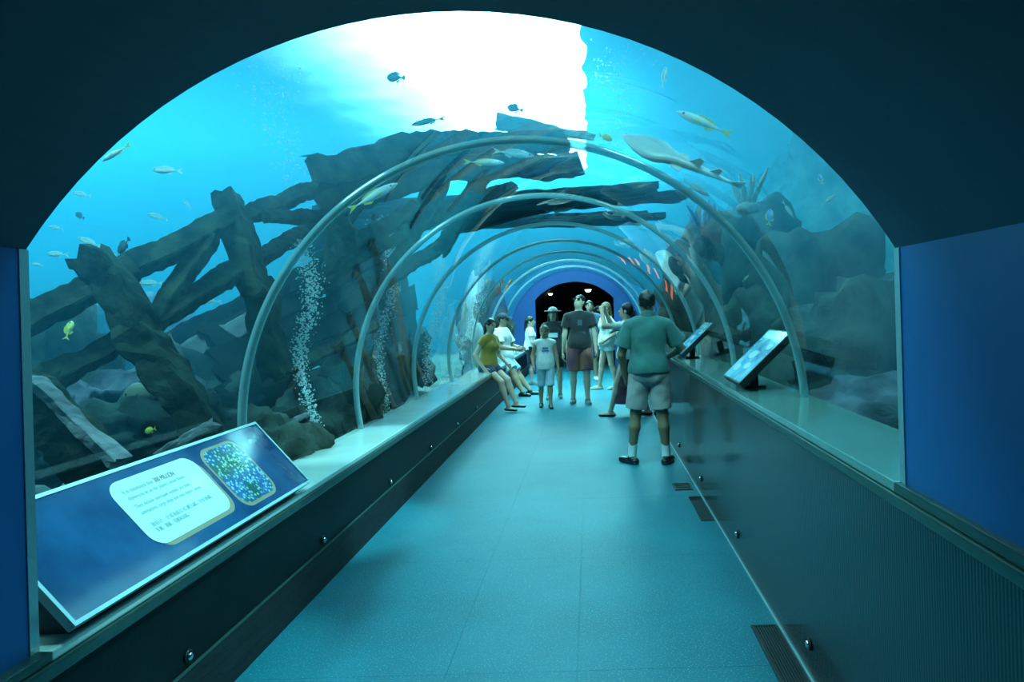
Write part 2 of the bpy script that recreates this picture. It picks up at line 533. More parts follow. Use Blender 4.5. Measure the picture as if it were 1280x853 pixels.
t = thing('floor_cover', 'dark solid cover plate with one open slot, set in the floor by the parapet', 'cover', (0.80, 5.48, 0))
bm = box_bm(-0.05, 0.047, -0.32, 0.22, 0.0003, 0.006, bev=0.004)
bm_obj('plate', bm, M['grate'], t)
box('slot', -0.05, 0.047, 0.235, 0.32, 0.0003, 0.002, M['pit'], t)
box('rim', -0.05, 0.047, 0.322, 0.335, 0.0003, 0.008, M['grate'], t)

# ------------------------------------------------------------------ round studs on the low walls
M['chrome'] = mat('chrome', (0.8, 0.85, 0.86), 0.12, metal=1.0)
def stud(label, loc, sgn):
    t = thing('wall_stud', label, 'stud', loc, 0, 'round studs along the low walls')
    a = lathe('ring', [(0.026, 0.0), (0.026, 0.006), (0.020, 0.010), (0.016, 0.006)], M['dark'], t)
    b = lathe('cap', [(0.015, 0.0), (0.015, 0.012), (0.010, 0.018), (0.003, 0.019)], M['chrome'], t)
    t.rotation_euler = (0, sgn * PI / 2, 0)
    return t
words = ['first', 'second', 'third', 'fourth', 'fifth', 'sixth']
for k in range(6):
    stud('small chrome stud on the parapet on the right, %s from the entrance' % words[k], (XR - 0.0005, 2.95 + 1.447 * k, 0.142), -1)
    stud('small chrome stud low on the bench wall on the left, %s from the entrance' % words[k], (XL + 0.0005, 2.74 + 1.385 * k, 0.262), 1)

# ------------------------------------------------------------------ the shipwreck sign on the left ledge
M['board'] = mat('sign_blue_print', (0.007, 0.045, 0.15), 0.12, spec=0.5, col2=(0.012, 0.085, 0.23), scale=5, detail=6, coat=0.6)
M['alu'] = mat('sign_frame', (0.55, 0.72, 0.74), 0.3, metal=0.5, var=0.05)
M['card'] = mat('sign_white_print', (0.80, 0.86, 0.82), 0.15, coat=0.6)
M['tan'] = mat('sign_tan_print', (0.42, 0.30, 0.20), 0.2, coat=0.4)
M['ink'] = mat('sign_ink', (0.22, 0.45, 0.44), 0.3)
M['inkb'] = mat('sign_bold_ink', (0.03, 0.08, 0.09), 0.3)
m = mat('reef_photo_print', (0.05, 0.2, 0.2), 0.15, coat=0.6)
N, L = m.node_tree.nodes, m.node_tree.links
v = N.new('ShaderNodeTexVoronoi'); v.inputs['Scale'].default_value = 55
nz = N.new('ShaderNodeTexNoise'); nz.inputs['Scale'].default_value = 9
L.new(N['Texture Coordinate'].outputs['Object'], v.inputs['Vector']); L.new(N['Texture Coordinate'].outputs['Object'], nz.inputs['Vector'])
r1 = N.new('ShaderNodeValToRGB'); e = r1.color_ramp.elements
e[0].position, e[0].color = 0.10, (0.45, 0.75, 0.65, 1); e[1].position, e[1].color = 0.5, (0.004, 0.03, 0.04, 1)
L.new(v.outputs['Distance'], r1.inputs[0])
r2 = N.new('ShaderNodeValToRGB'); e = r2.color_ramp.elements
e[0].position, e[0].color = 0.38, (0.01, 0.10, 0.05, 1); e[1].position, e[1].color = 0.62, (0.03, 0.13, 0.40, 1)
L.new(nz.outputs['Fac'], r2.inputs[0])
mx = N.new('ShaderNodeMix'); mx.data_type = 'RGBA'; mx.blend_type = 'ADD'; mx.inputs['Factor'].default_value = 0.8
L.new(r1.outputs[0], mx.inputs['A']); L.new(r2.outputs[0], mx.inputs['B'])
L.new(mx.outputs['Result'], N['Principled BSDF'].inputs['Base Color'])
M['reef_photo'] = m

def plate(name, pts, z0, z1, m, parent):
    """flat print or sheet: outline in the sign's own plane"""
    bm = bmesh.new()
    lo = [bm.verts.new((x, y, z0)) for x, y in pts]; hi = [bm.verts.new((x, y, z1)) for x, y in pts]
    bm.faces.new(lo[::-1]); bm.faces.new(hi)
    n = len(pts)
    for i in range(n):
        bm.faces.new((lo[i], lo[(i + 1) % n], hi[(i + 1) % n], hi[i]))
    return bm_obj(name, bm, m, parent)

def rounded(x0, x1, y0, y1, r, n=6):
    P = []
    for cx, cy, a in ((x1 - r, y0 + r, -PI / 2), (x1 - r, y1 - r, 0), (x0 + r, y1 - r, PI / 2), (x0 + r, y0 + r, PI)):
        P += [(cx + r * math.cos(a + PI / 2 * i / n), cy + r * math.sin(a + PI / 2 * i / n)) for i in range(n + 1)]
    return P

def lettering(name, txt, x, y, z, size, m, parent, width=None, bold=0.0):
    cu = bpy.data.curves.new(name, 'FONT')
    cu.body, cu.size, cu.offset, cu.extrude = txt, size, bold, 0.0006
    o = bpy.data.objects.new(name, cu)
    C.objects.link(o)
    dg = bpy.context.evaluated_depsgraph_get()
    me = bpy.data.meshes.new_from_object(o.evaluated_get(dg))
    bpy.data.objects.remove(o)
    me.materials.clear()
    k = 1.0
    if width and len(me.vertices):
        k = width / max(v.co.x for v in me.vertices)
    for v in me.vertices:
        v.co.x *= k
        v.co = v.co + Vector((x, y, z))
    return link(name, me, m, parent)

def frame_bars(w, h, f, z0, z1):
    bm = box_bm(0, w, 0, f, z0, z1)
    box_bm(0, w, h - f, h, z0, z1, bm=bm)
    box_bm(0, f, f, h - f, z0, z1, bm=bm)
    box_bm(w - f, w, f, h - f, z0, z1, bm=bm)
    return bm

sg = thing('information_sign', 'wide blue slanted shipwreck sign with white text card, on the left ledge', 'sign')
sw, sh = 1.77, 0.44
tl = Vector((-.29, 0, .33)).normalized()
sg.matrix_world = Matrix(((0, tl.x, 0.751, -1.53), (1, 0, 0, 2.1), (0, tl.z, 0.660, 0.655), (0, 0, 0, 1)))
box('board', 0.004, sw - 0.004, 0.004, sh - 0.004, -0.022, 0.0, M['board'], sg)
bm_obj('frame', frame_bars(sw, sh, 0.014, -0.024, 0.004), M['alu'], sg)
cd = plate('text_card_shadow', rounded(0.53, 1.085, 0.066, 0.36, 0.07), 0.0, 0.0008, M['tan'], sg)
cd = plate('text_card', rounded(0.505, 1.066, 0.085, 0.388, 0.07), 0.0008, 0.002, M['card'], sg)
lettering('lettering', 'It is estimated that', 0.563, 0.328, 0.002, 0.026, M['ink'], cd, 0.185)
lettering('lettering', '300 MILLION', 0.756, 0.326, 0.002, 0.031, M['inkb'], cd, 0.135, 0.0)
lettering('lettering', 'shipwrecks lie on the planet\u2019s ocean floors.', 0.563, 0.297, 0.002, 0.025, M['ink'], cd, 0.37)
lettering('lettering', 'They include merchant vessels, warships,', 0.563, 0.257, 0.002, 0.025, M['ink'], cd, 0.365)
lettering('lettering', 'submarines, cargo ships and even fighter planes.', 0.563, 0.226, 0.002, 0.025, M['ink'], cd, 0.41)
lettering('lettering', '\u636e\u4f30\u8ba1\uff0c\u5168\u7403\u6d77\u5e95\u67093\u4ebf\u8258\u6c89\u8239\u3002\u5305\u62ec\u5546\u8239\u3001', 0.563, 0.167, 0.002, 0.022, M['ink'], cd, 0.42)
lettering('lettering', '\u519b\u8230\u3001\u6f5c\u8247\u3001\u8d27\u8239\u548c\u6218\u673a\u3002', 0.563, 0.140, 0.002, 0.022, M['ink'], cd, 0.21)
ph = plate('photo_border', rounded(1.118, 1.466, 0.045, 0.392, 0.075), 0.0, 0.001, M['tan'], sg)
plate('reef_photo', rounded(1.134, 1.452, 0.062, 0.378, 0.068), 0.001, 0.002, M['reef_photo'], ph)
rz_ = prism_y('gap_fill', [(-1.585, ZL + .001), (-1.90, ZL + .001), (-1.845, .945), (-1.60, .68)], 2.16, 3.80, M['dark'])  # black solid stands in for the dark gap under the board
rz_.data.transform(sg.matrix_world.inverted())
rz_.parent = sg
# ------------------------------------------------------------------ lectern signs on the right ledge
m = mat('lectern_print', (0.45, 0.75, 0.85), 0.2, col2=(0.05, 0.25, 0.45), scale=7, coat=0.7)
M['lectern'] = m
M['pale'] = mat('lectern_pale_print', (0.75, 0.85, 0.85), 0.2, coat=0.5)
ls = thing('lectern_sign', 'slanted pale blue reef sign on a black post, nearer one on the right ledge', 'sign', (XR + 0.005, 4.53, ZR))
bd = bpy.data.objects.new('board', None)
tu = Vector((0.32, 0, 0.30)).normalized(); nn = Vector((0, -1, 0)).cross(tu)
# local axes of the board: x towards the viewer, y up the slope
R_ = Matrix(((0, tu.x, nn.x, 0), (-1, 0, 0, 0), (0, tu.z, nn.z, 0), (0, 0, 0, 1)))
def on_board(o):
    for v in o.data.vertices:
        v.co = R_ @ Vector((v.co.x - 0.26, v.co.y, v.co.z)) + Vector((0.0, 0, 0.05))
    return o
bpy.data.objects.remove(bd)
body = on_board(box('board', 0, 0.52, 0, 0.44, -0.042, 0, M['dark'], ls, bev=0.003))
pr_ = on_board(plate('print', rounded(0.012, 0.508, 0.012, 0.428, 0.01), 0, 0.0012, M['lectern'], ls))
fishy = [(0.0 + 0.07 * math.cos(a), 0.03 * math.sin(a)) for a in [2 * PI * i / 16 for i in range(16)]]
for (cx, cy, s_) in ((0.13, 0.10, 1.0), (0.33, 0.13, 0.9), (0.22, 0.22, 1.2), (0.40, 0.30, 0.8)):
    on_board(plate('picture', [(cx + x * s_, cy + y * s_) for x, y in fishy], 0.0012, 0.002, M['pale'], pr_))
on_board(plate('caption_bar', [(0.05, 0.36), (0.47, 0.36), (0.47, 0.40), (0.05, 0.40)], 0.0012, 0.002, M['card'], pr_))
post = box('post', 0.12, 0.17, -0.03, 0.03, 0.012, 0.105, M['dark'], ls)
box('foot', 0.08, 0.21, -0.06, 0.06, 0.0, 0.012, M['dark'], ls)
for i, o in enumerate(list(ls.children)):
    pass
dup(ls, (XR + 0.005, 7.25, ZR), 0, 'slanted reef sign on a black post, farther one, beyond the man in green polo')

# ------------------------------------------------------------------ dark hall: two lamps and a glowing orange sign
M['lamp'] = mat('lamp_glow', (1, 1, 0.9), 0.4, emit=(0.75, 1.0, 0.85), estr=14)
for i, (p, r, lab) in enumerate(((at(735, 362, 20.5), 0.10, 'larger round lit spot lamp under the dark hall ceiling'), (at(688, 367, 22.0), 0.075, 'smaller round lit spot lamp farther left in the dark hall'))):
    t = thing('ceiling_lamp', lab, 'lamp', p, 0)
    zt = AZ + math.sqrt(1.45 ** 2 - (p.x - AX) ** 2) - p.z
    lathe('housing', [(r * 0.7, 0.09), (r * 1.05, 0.06), (r * 1.1, -0.005), (r * 1.0, 0.0)], M['dark'], t, 20)
    lathe('lens', [(0.01, -r * .8), (r * .5, -r * .66), (r * .85, -r * .3), (r * .97, 0.01)], M['lamp'], t, 20)
    tube('rod', [(0, 0, 0.085), (0, 0, zt + 0.01)], 0.012, M['dark'], t)
M['neon'] = mat('orange_glow', (1, .3, .08), 0.5, emit=(1.0, 0.22, 0.03), estr=2.2)
t = thing('glowing_sign', 'narrow dark hanging board with broken orange glowing strokes, in the dark hall', 'sign', at(739, 408, 21.0))
p = t.location
box('board', -0.16, 0.16, 0.02, 0.05, -0.55, 0.6, M['dark'], t)
rr = random.Random(5)
for k in range(7):
    z = -0.48 + k * 0.15
    pts = [(rr.uniform(-.1, .1), 0, z + rr.uniform(-.03, .03)) for _ in range(4)]
    tube('stroke', pts, 0.022, M['neon'], t, 6)
for sx in (-.12, .12):
    tube('hanger', [(sx, 0.035, 0.6), (sx, 0.035, AZ + math.sqrt(1.45 ** 2 - (p.x + sx - AX) ** 2) - p.z)], 0.008, M['dark'], t, 6)

# ------------------------------------------------------------------ sea bed and rocks
M['sand'] = mat('sea_bed', (0.20, 0.22, 0.20), 0.9, spec=0.2, col2=(0.08, 0.09, 0.08), scale=1.6, bump=0.5, bscale=14, detail=8)
M['rock'] = mat('reef_rock', (0.06, 0.08, 0.07), 0.9, spec=0.15, col2=(0.010, 0.016, 0.015), scale=3.5, bump=0.7, bscale=18, detail=8)
M['rock2'] = mat('purple_rock', (0.15, 0.15, 0.20), 0.9, spec=0.15, col2=(0.03, 0.03, 0.045), scale=4, bump=0.7, bscale=18, detail=8)
M['wood'] = mat('drowned_timber', (0.05, 0.062, 0.04), 0.85, spec=0.15, col2=(0.006, 0.009, 0.007), scale=7, bump=0.6, bscale=22, detail=8)
M['woodp'] = mat('pale_timber', (0.26, 0.27, 0.29), 0.85, spec=0.15, col2=(0.15, 0.14, 0.16), scale=6, bump=0.6, bscale=24, detail=8)
M['hull'] = mat('hull_plank', (0.015, 0.018, 0.015), 0.85, spec=0.15, col2=(0.003, 0.004, 0.004), scale=4, bump=0.6, bscale=20, detail=8)

def heightfield(name, x0, x1, y0, y1, nx, ny, fz, m):
    V = [(x0 + (x1 - x0) * i / nx, y0 + (y1 - y0) * j / ny) for j in range(ny + 1) for i in range(nx + 1)]
    V = [(x, y, fz(x, y)) for x, y in V]
    F = [(j * (nx + 1) + i, j * (nx + 1) + i + 1, (j + 1) * (nx + 1) + i + 1, (j + 1) * (nx + 1) + i) for j in range(ny) for i in range(nx)]
    return mesh_obj(name, V, F, m, None, True)
def bed(x, y, base, far):
    n = noise.fractal(Vector((x * .5, y * .5, 3.1)), 0.9, 2.0, 5) * 0.22
    return base + n
struct(heightfield('ground_left', TX0, xgl - 0.07, Y0 - 0.2, TY1, 90, 150, lambda x, y: bed(x, y, 0.18, 0) - 0.15 * min(1, max(0, (x + 2.6))), M['sand']))
struct(heightfield('ground_right', xgr + 0.08, TX1, Y0 - 0.2, TY1, 80, 150, lambda x, y: bed(x, y, 0.62, 0) + 0.05 * min(4, x), M['sand']))

# rockwork wall closing the tank on the right
V, F = [], []
ny, nz = 110, 40
for j in range(ny + 1):
    for i in range(nz + 1):
        y, z = 2.0 + 25 * j / ny, 0.3 + 5.2 * i / nz
        d = 0.9 * noise.fractal(Vector((1.7, y * .35, z * .45)), .8, 2.1, 6) + .25 * abs(noise.noise(Vector((4.1, y * 1.6, z * 1.9))))
        V.append((5.6 + d - .12 * (z - 2), y, z))
F = [(j * (nz + 1) + i, j * (nz + 1) + i + 1, (j + 1) * (nz + 1) + i + 1, (j + 1) * (nz + 1) + i) for j in range(ny) for i in range(nz)]
M['rockwall'] = mat('tank_rockwork', (0.16, 0.26, 0.27), 0.9, spec=0.15, col2=(0.05, 0.10, 0.11), scale=2.2, bump=0.6, bscale=16, detail=8)
struct(mesh_obj('wall_tank_right', V, F, M['rockwall'], None, True))

def rock_mesh(name, rx, ry, rz, seed, sub=3, rough=0.35):
    bm = bmesh.new()
    bmesh.ops.create_icosphere(bm, subdivisions=sub, radius=1)
    for v in bm.verts:
        d = v.co.normalized()
        o_ = Vector((seed * 3.7, seed, 0)); k = 1 + rough * noise.fractal(d * 1.6 + o_, 0.7, 2.1, 6) + 0.3 * rough * abs(noise.noise(d * 5 + o_)) + .16 * rough * noise.noise(d * 13 + o_)
        v.co = Vector((d.x * rx * k, d.y * ry * k, max(d.z, -.55) * rz * k))
    return bm
def rock(label, c, r, seed, m='rock', rough=0.4, rz=0.0, sub=4):
    o = bm_obj('rock', rock_mesh('rock', *r, seed, sub, rough), M[m], None, True)
    o.location = c
    o.rotation_euler = (0, 0, rz)
    return tag(o, label, 'rock')

# left of the walkway
rock('grey steep rock behind the lower rail, at the left edge of the glass', at(62, 470, 5.6) + Vector((0, 0, -.25)), (0.42, 0.5, 0.75), 1)
rock('small pale rounded rock beside the toppled beam', at(82, 512, 4.9), (0.22, 0.25, 0.2), 2, 'rock2')
rock('purple rock pile under the leaning post', at(150, 520, 5.6), (0.75, 0.5, 0.33), 3, 'rock2')
rock('dark rock at the foot of the leaning post', at(215, 545, 4.9), (0.5, 0.4, 0.28), 4)
rock('low rubble rock behind the toppled beam', at(120, 560, 4.6), (0.35, 0.4, 0.22), 5)
rock('rock seen between leaning post and hull, near the sea bed', at(250, 505, 6.2), (0.55, 0.4, 0.35), 6)
rock('dark rock just past the blue sign, at the foot of the glass', at(350, 555, 4.9) + Vector((-.1, 0, -.1)), (0.35, 0.5, 0.3), 7)
rock('brown boulder behind the second glass joint, beside the bubbles', at(462, 500, 6.6) + Vector((-.25, 0, 0)), (0.33, 0.5, 0.42), 8)
rock('green brown boulder at the third glass panel, left side', at(500, 478, 8.3) + Vector((-.3, 0, 0)), (0.4, 0.6, 0.45), 9)
rock('dark round rock low behind the left ledge at the third joint', at(430, 528, 6.1) + Vector((-.2, 0, 0)), (0.3, 0.4, 0.35), 10)
rock('far rock mound left of the seated visitors', at(535, 455, 11.5) + Vector((-.5, 0, 0)), (0.5, 0.9, 0.6), 11)
rock('far pale rock mound on the left horizon behind the rails', at(160, 430, 10.5), (1.6, 0.9, 0.6), 12, 'rock2')
# right of the walkway
rock('tall dark rock wall behind the nearer lectern sign', at(1000, 390, 7.4) + Vector((.3, .3, -.3)), (0.75, 0.9, 1.15), 21)
rock('broad ridged rock beside the right blue panel', at(1085, 425, 5.4) + Vector((.25, 0.2, -.25)), (0.75, 0.8, 0.7), 22, 'rock', 0.5)
rock('low rock in front of the broken timber, right side', at(1065, 490, 4.6) + Vector((.1, 0, -.18)), (0.5, 0.5, 0.25), 23, 'rock2')
rock('high reef boulder above the nearer lectern sign', at(940, 300, 9.0) + Vector((.1, .4, -.25)), (0.6, 0.8, 0.7), 24)
rock('rounded reef boulder beside the second glass joint on the right', at(945, 420, 7.2) + Vector((.1, 0.6, -.2)), (0.5, 0.8, 0.55), 25)
rock('reef boulder behind the farther lectern sign', at(880, 380, 10.5) + Vector((.1, .4, 0)), (0.6, 1.2, 1.15), 26)
rock('yellow brown reef boulder beyond the green polo man', at(855, 360, 12.0) + Vector((.3, 0, 0)), (0.5, 1.0, 0.8), 27)
rock('far reef mound at the end of the right side', at(845, 390, 15.5) + Vector((.6, 0, 0)), (0.8, 1.4, 1.2), 28)
rock('distant reef ridge to the upper right', at(1010, 330, 11.5) + Vector((0, 1.0, -.9)), (1.2, 1.0, 1.1), 29)
rock('reef shelf low behind the broken timber', at(1010, 455, 6.3) + Vector((.2, 0, -.2)), (0.8, 0.5, 0.35), 30)

rock('far reef column on the right carrying the orange reflection stand-in', Vector((1.95, 13.6, 1.3)), (0.65, 0.8, 1.3), 31)
rock('far reef column on the left carrying the orange reflection stand-in', Vector((-2.3, 15.6, 0.9)), (0.55, 0.7, 1.1), 32)
# ------------------------------------------------------------------ timbers
def timber(name, a, b, w, t, m, parent=None, seed=0, n=14, rag=0.06, taper=1.0, sag=0.0, face=Vector((0, 1, 0))):
    """weathered beam from a to b: w seen from the walkway, t in depth"""
    a, b = Vector(a), Vector(b)
    d = (b - a).normalized()
    u = d.cross(face).normalized()
    f = u.cross(d).normalized()
    n = max(n, int((b - a).length / max(w, t, .08) * 3.5))
    ring = []
    for sx, sy, ex, ey in ((-.5, -.5, 1, 0), (.5, -.5, 0, 1), (.5, .5, -1, 0), (-.5, .5, 0, -1)):
        ring += [(sx + ex * q, sy + ey * q) for q in (.07, .32, .62, .92)]
    m_ = len(ring)
    V, F = [], []
    so = Vector((seed * 7.31, seed * 1.7, seed * .37))
    for i in range(n + 1):
        s = i / n
        c = a.lerp(b, s) + Vector((0, 0, -sag * 4 * s * (1 - s)))
        c = c + u * w * rag * 2.2 * noise.noise(Vector((s * 3, seed * 1.1, 0)))
        k = 1 + (taper - 1) * s
        for j, (x, y) in enumerate(ring):
            q = c + u * x * w * k + f * y * t * k
            e = noise.fractal(q * 4 + so, 0.8, 2.1, 4) + .55 * noise.noise(q * 21 + so)
            q = q + (u * (x * 2) * w + f * (y * 2) * t) * rag * e * 1.7
            if i in (0, n):
                q = q + d * w * (rag * 6 * noise.noise(Vector((j * .9, seed * 3.3, i))))
            V.append(q)
    for i in range(n):
        for j in range(m_):
            F.append((i * m_ + j, i * m_ + (j + 1) % m_, (i + 1) * m_ + (j + 1) % m_, (i + 1) * m_ + j))
    F += [tuple(range(m_ - 1, -1, -1)), tuple(range(n * m_, n * m_ + m_))]
    return mesh_obj(name, V, F, m, parent, False)

wr = thing('shipwreck', 'dark wrecked wooden ship with leaning posts, rails and a broken hull over the tunnel', 'shipwreck')
T = lambda nm, a, b, w, t=None, m='wood', **k: timber(nm, at(*a), at(*b), w, t or w, M[m], wr, seed=len(wr.children) + 1, **k)
# near bulwark on the left
T('post', (110, 318, 4.35), (262, 552, 4.25), 0.21, 0.15, rag=.09, n=20)
T('post', (283, 247, 5.5), (322, 372, 5.35), 0.19, rag=.07, n=16)
T('post', (318, 350, 5.45), (345, 470, 5.5), 0.20, rag=.07)
T('rail', (20, 408, 4.0), (163, 335, 4.55), 0.15, 0.12)
T('rail', (155, 342, 4.62), (292, 272, 5.45), 0.165, 0.12, rag=.08)
T('rail', (288, 275, 5.5), (402, 232, 6.3), 0.125, 0.11, rag=.09)
T('rail', (30, 492, 3.95), (165, 418, 4.45), 0.135, 0.11, rag=.1)
T('rail', (185, 402, 4.6), (305, 334, 5.4), 0.15, 0.11)
T('rail', (300, 337, 5.5), (392, 284, 6.3), 0.12, 0.1, rag=.08)
T('brace', (192, 400, 4.62), (262, 298, 5.2), 0.12, 0.1)
T('brace', (330, 271, 5.6), (400, 270, 6.3), 0.095, 0.09, rag=.09)
T('rail', (205, 440, 6.2), (440, 318, 7.4), 0.20, 0.18, m='hull', rag=.09)
T('plank', (212, 452, 6.0), (322, 398, 6.4), 0.17, 0.06, m='woodp', rag=.08)
T('plank', (70, 530, 6.1), (222, 458, 6.3), 0.28, 0.16, m='woodp', rag=.1)
T('brace', (205, 425, 4.9), (222, 470, 4.7), 0.10, 0.08, m='woodp', rag=.14)
# hull side beside the glass
for k in range(8):
    T('hull_plank', (262 + 6 * k, 428 + 22 * k, 6.1 - .07 * k), (470 - 4 * k, 322 + 33 * k, 8.0 - .16 * k), 0.21, 0.06, m='hull', rag=.07)
T('plank', (345, 536, 5.3), (400, 512, 5.9), 0.05, 0.04, m='woodp', rag=.12)  # pale strip puts the light on the hull planks into colour
T('brace', (345, 470, 5.7), (470, 408, 7.0), 0.09, 0.08, rag=.09)
T('brace', (398, 470, 6.3), (412, 560, 6.0), 0.07, 0.07, rag=.1)
# gunwale above the tunnel
T('gunwale_plank', (392, 216, 6.2), (560, 178, 7.1), 0.29, 0.15, rag=.07, n=18, taper=.85)
T('gunwale_plank', (395, 250, 6.25), (565, 208, 7.15), 0.30, 0.15, rag=.08, n=18, taper=.85)
T('gunwale_plank', (545, 182, 7.15), (705, 178, 8.3), 0.24, 0.15, rag=.06, n=18)
T('gunwale_plank', (550, 212, 7.2), (720, 205, 8.4), 0.26, 0.15, rag=.08, n=18)
T('plank', (622, 152, 9.2), (742, 172, 8.9), 0.22, 0.08, rag=.05, taper=.35)
T('frame', (452, 222, 6.8), (402, 352, 6.6), 0.26, 0.14, rag=.14, taper=.45)
T('frame', (548, 222, 7.4), (488, 342, 7.1), 0.2, 0.13, rag=.14, taper=.6)
T('frame', (610, 210, 7.9), (548, 312, 7.5), 0.2, 0.13, rag=.12, taper=.6)
T('frame', (430, 250, 6.5), (436, 300, 6.5), 0.18, 0.1, rag=.16, taper=.6)
T('rail', (398, 352, 6.6), (565, 262, 7.6), 0.11, 0.1, rag=.1)
T('rail', (420, 318, 6.6), (520, 262, 7.2), 0.15, 0.1, rag=.1)
T('rail', (500, 292, 7.2), (640, 232, 8.1), 0.12, 0.1, rag=.1)
T('rail', (430, 385, 7.2), (560, 300, 8.3), 0.16, 0.12, m='hull', rag=.1)
# deck planks across the tunnel
rd = random.Random(3)
for k, y in enumerate((8.35, 8.72, 9.09, 9.45, 10.65, 11.02, 11.4)):
    timber('deck_plank', (-2.9 + rd.uniform(-.4, .3), y, 2.78 + .02 * k + rd.uniform(-.04, .04)), (1.0 + rd.uniform(-.5, .35), y + rd.uniform(-.1, .1), 2.9 + rd.uniform(-.05, .1)),
           0.08, 0.37, M['hull'], wr, seed=60 + k, n=16, rag=.09)
T('deck_beam', (560, 285, 9.0), (720, 245, 9.6), 0.2, 0.2, m='hull')

# darker hull side farther along the glass
for k in range(7):
    z = 0.75 + .33 * k
    timber('hull_plank', (-2.75 - .12 * (k % 3) - .05 * k, 7.7 + .1 * k, z), (-2.55 - .08 * (k % 2), 11.0 - .25 * k, z + .35), 0.36, 0.07, M['hull'], wr, seed=80 + k, n=20, rag=.06, face=Vector((1, 0, .1)))
b1 = thing('toppled_beam', 'thick toppled square beam lying in the lower left corner of the glass', 'timber')
timber('beam', at(28, 488, 3.5), at(132, 592, 3.45), 0.21, 0.2, M['wood'], b1, seed=91, n=18, rag=.06)
timber('lit_edge_strip', at(43, 474, 3.42), at(150, 578, 3.38), 0.045, 0.1, M['woodp'], b1, seed=92, n=18, rag=.12)  # pale strip puts the light on the beam's upper edge into colour
b2 = thing('broken_timber', 'dark broken timber lying across the rock beside the right blue panel', 'timber')
timber('beam', at(992, 424, 5.0), at(1097, 452, 4.7), 0.10, 0.09, M['wood'], b2, seed=93, n=14, rag=.1)
timber('leg', at(1038, 434, 4.86), at(1054, 480, 4.8), 0.13, 0.09, M['wood'], b2, seed=94, n=8, rag=.1)
b3 = tag(timber('driftwood_stick', at(205, 570, 4.0), at(268, 528, 4.1), 0.06, 0.06, M['woodp'], seed=95, rag=.16), 'crusted pale stick on the sea bed above the blue sign', 'timber')
b4 = tag(timber('bent_pipe', at(398, 470, 6.6), at(406, 540, 6.2), 0.05, 0.05, M['woodp'], seed=96, rag=.1, sag=.0), 'upright crusted pole beside the bubble column, past the blue sign', 'timber')

# ------------------------------------------------------------------ corals and reflection stand-ins
M['coral'] = mat('coral', (0.32, 0.28, 0.22), 0.9, col2=(0.12, 0.13, 0.11), scale=8, bump=0.6, bscale=40)
M['refl_yellow'] = mat('yellow_reflection', (0.55, 0.50, 0.18), 0.9, col2=(0.25, 0.26, 0.1), scale=8, bump=0.6, bscale=40)  # colour of visitors reflected in the glass
M['coralb'] = mat('blue_coral', (0.12, 0.28, 0.55), 0.9, col2=(0.05, 0.1, 0.25), scale=8, bump=0.6, bscale=40)
M['refl_orange'] = mat('orange_reflection', (0.60, 0.20, 0.07), 0.9, col2=(0.3, 0.08, 0.03), scale=8, bump=0.6, bscale=40)  # colour of the orange sign reflected in the glass
def coral(label, loc, h, seed, m, n=7):
    t = thing('coral', label, 'coral', loc)
    r = random.Random(seed)
    lathe('base', [(h * .3, -h * .15), (h * .34, 0), (h * .2, h * .12), (0.01, h * .16)], M[m], t, 10)
    for k in range(n):
        a = 2 * PI * k / n + r.uniform(-.3, .3); l = h * r.uniform(.7, 1.1); s = r.uniform(.15, .6)
        pts = [(0.1 * h * math.cos(a), 0.1 * h * math.sin(a), 0)]
        for i in range(1, 5):
            q = i / 4
            pts.append((math.cos(a) * (.1 * h + s * l * q) + r.uniform(-.03, .03) * h, math.sin(a) * (.1 * h + s * l * q) + r.uniform(-.03, .03) * h, l * q * (1 - .25 * s)))
        tube('branch', pts, [h * .07, h * .065, h * .06, h * .05, h * .025], M[m], t, 7)
    return t
coral('pale branching coral left of the bubble plume, third panel', at(455, 455, 7.6) + Vector((-.3, 0, -.1)), 0.35, 1, 'coral')
coral('yellow branched stand-in for reflected visitors, right of the green polo man', at(858, 395, 11.0) + Vector((.1, 0, .05)), 0.6, 2, 'refl_yellow', 9)  # added shape stands in for people mirrored in the glass
coral('blue branching coral high on the right reef', Vector((1.72, 10.5, 2.55)), 0.5, 3, 'coralb', 8)
coral('orange branched stand-in for the reflected orange sign, far right reef above the camera woman', Vector((1.75, 13.5, 2.35)), 0.55, 4, 'refl_orange', 8)  # added shape stands in for the orange sign mirrored in the glass
coral('orange branched stand-in for the reflected orange sign, far left above the seated man', Vector((-2.05, 15.5, 1.72)), 0.6, 5, 'refl_orange', 9)  # added as well, another mirror image of the orange sign
coral('pale coral on the reef boulder above the nearer lectern sign', at(925, 270, 8.6) + Vector((.1, 0, .1)), 0.45, 6, 'coral', 8)

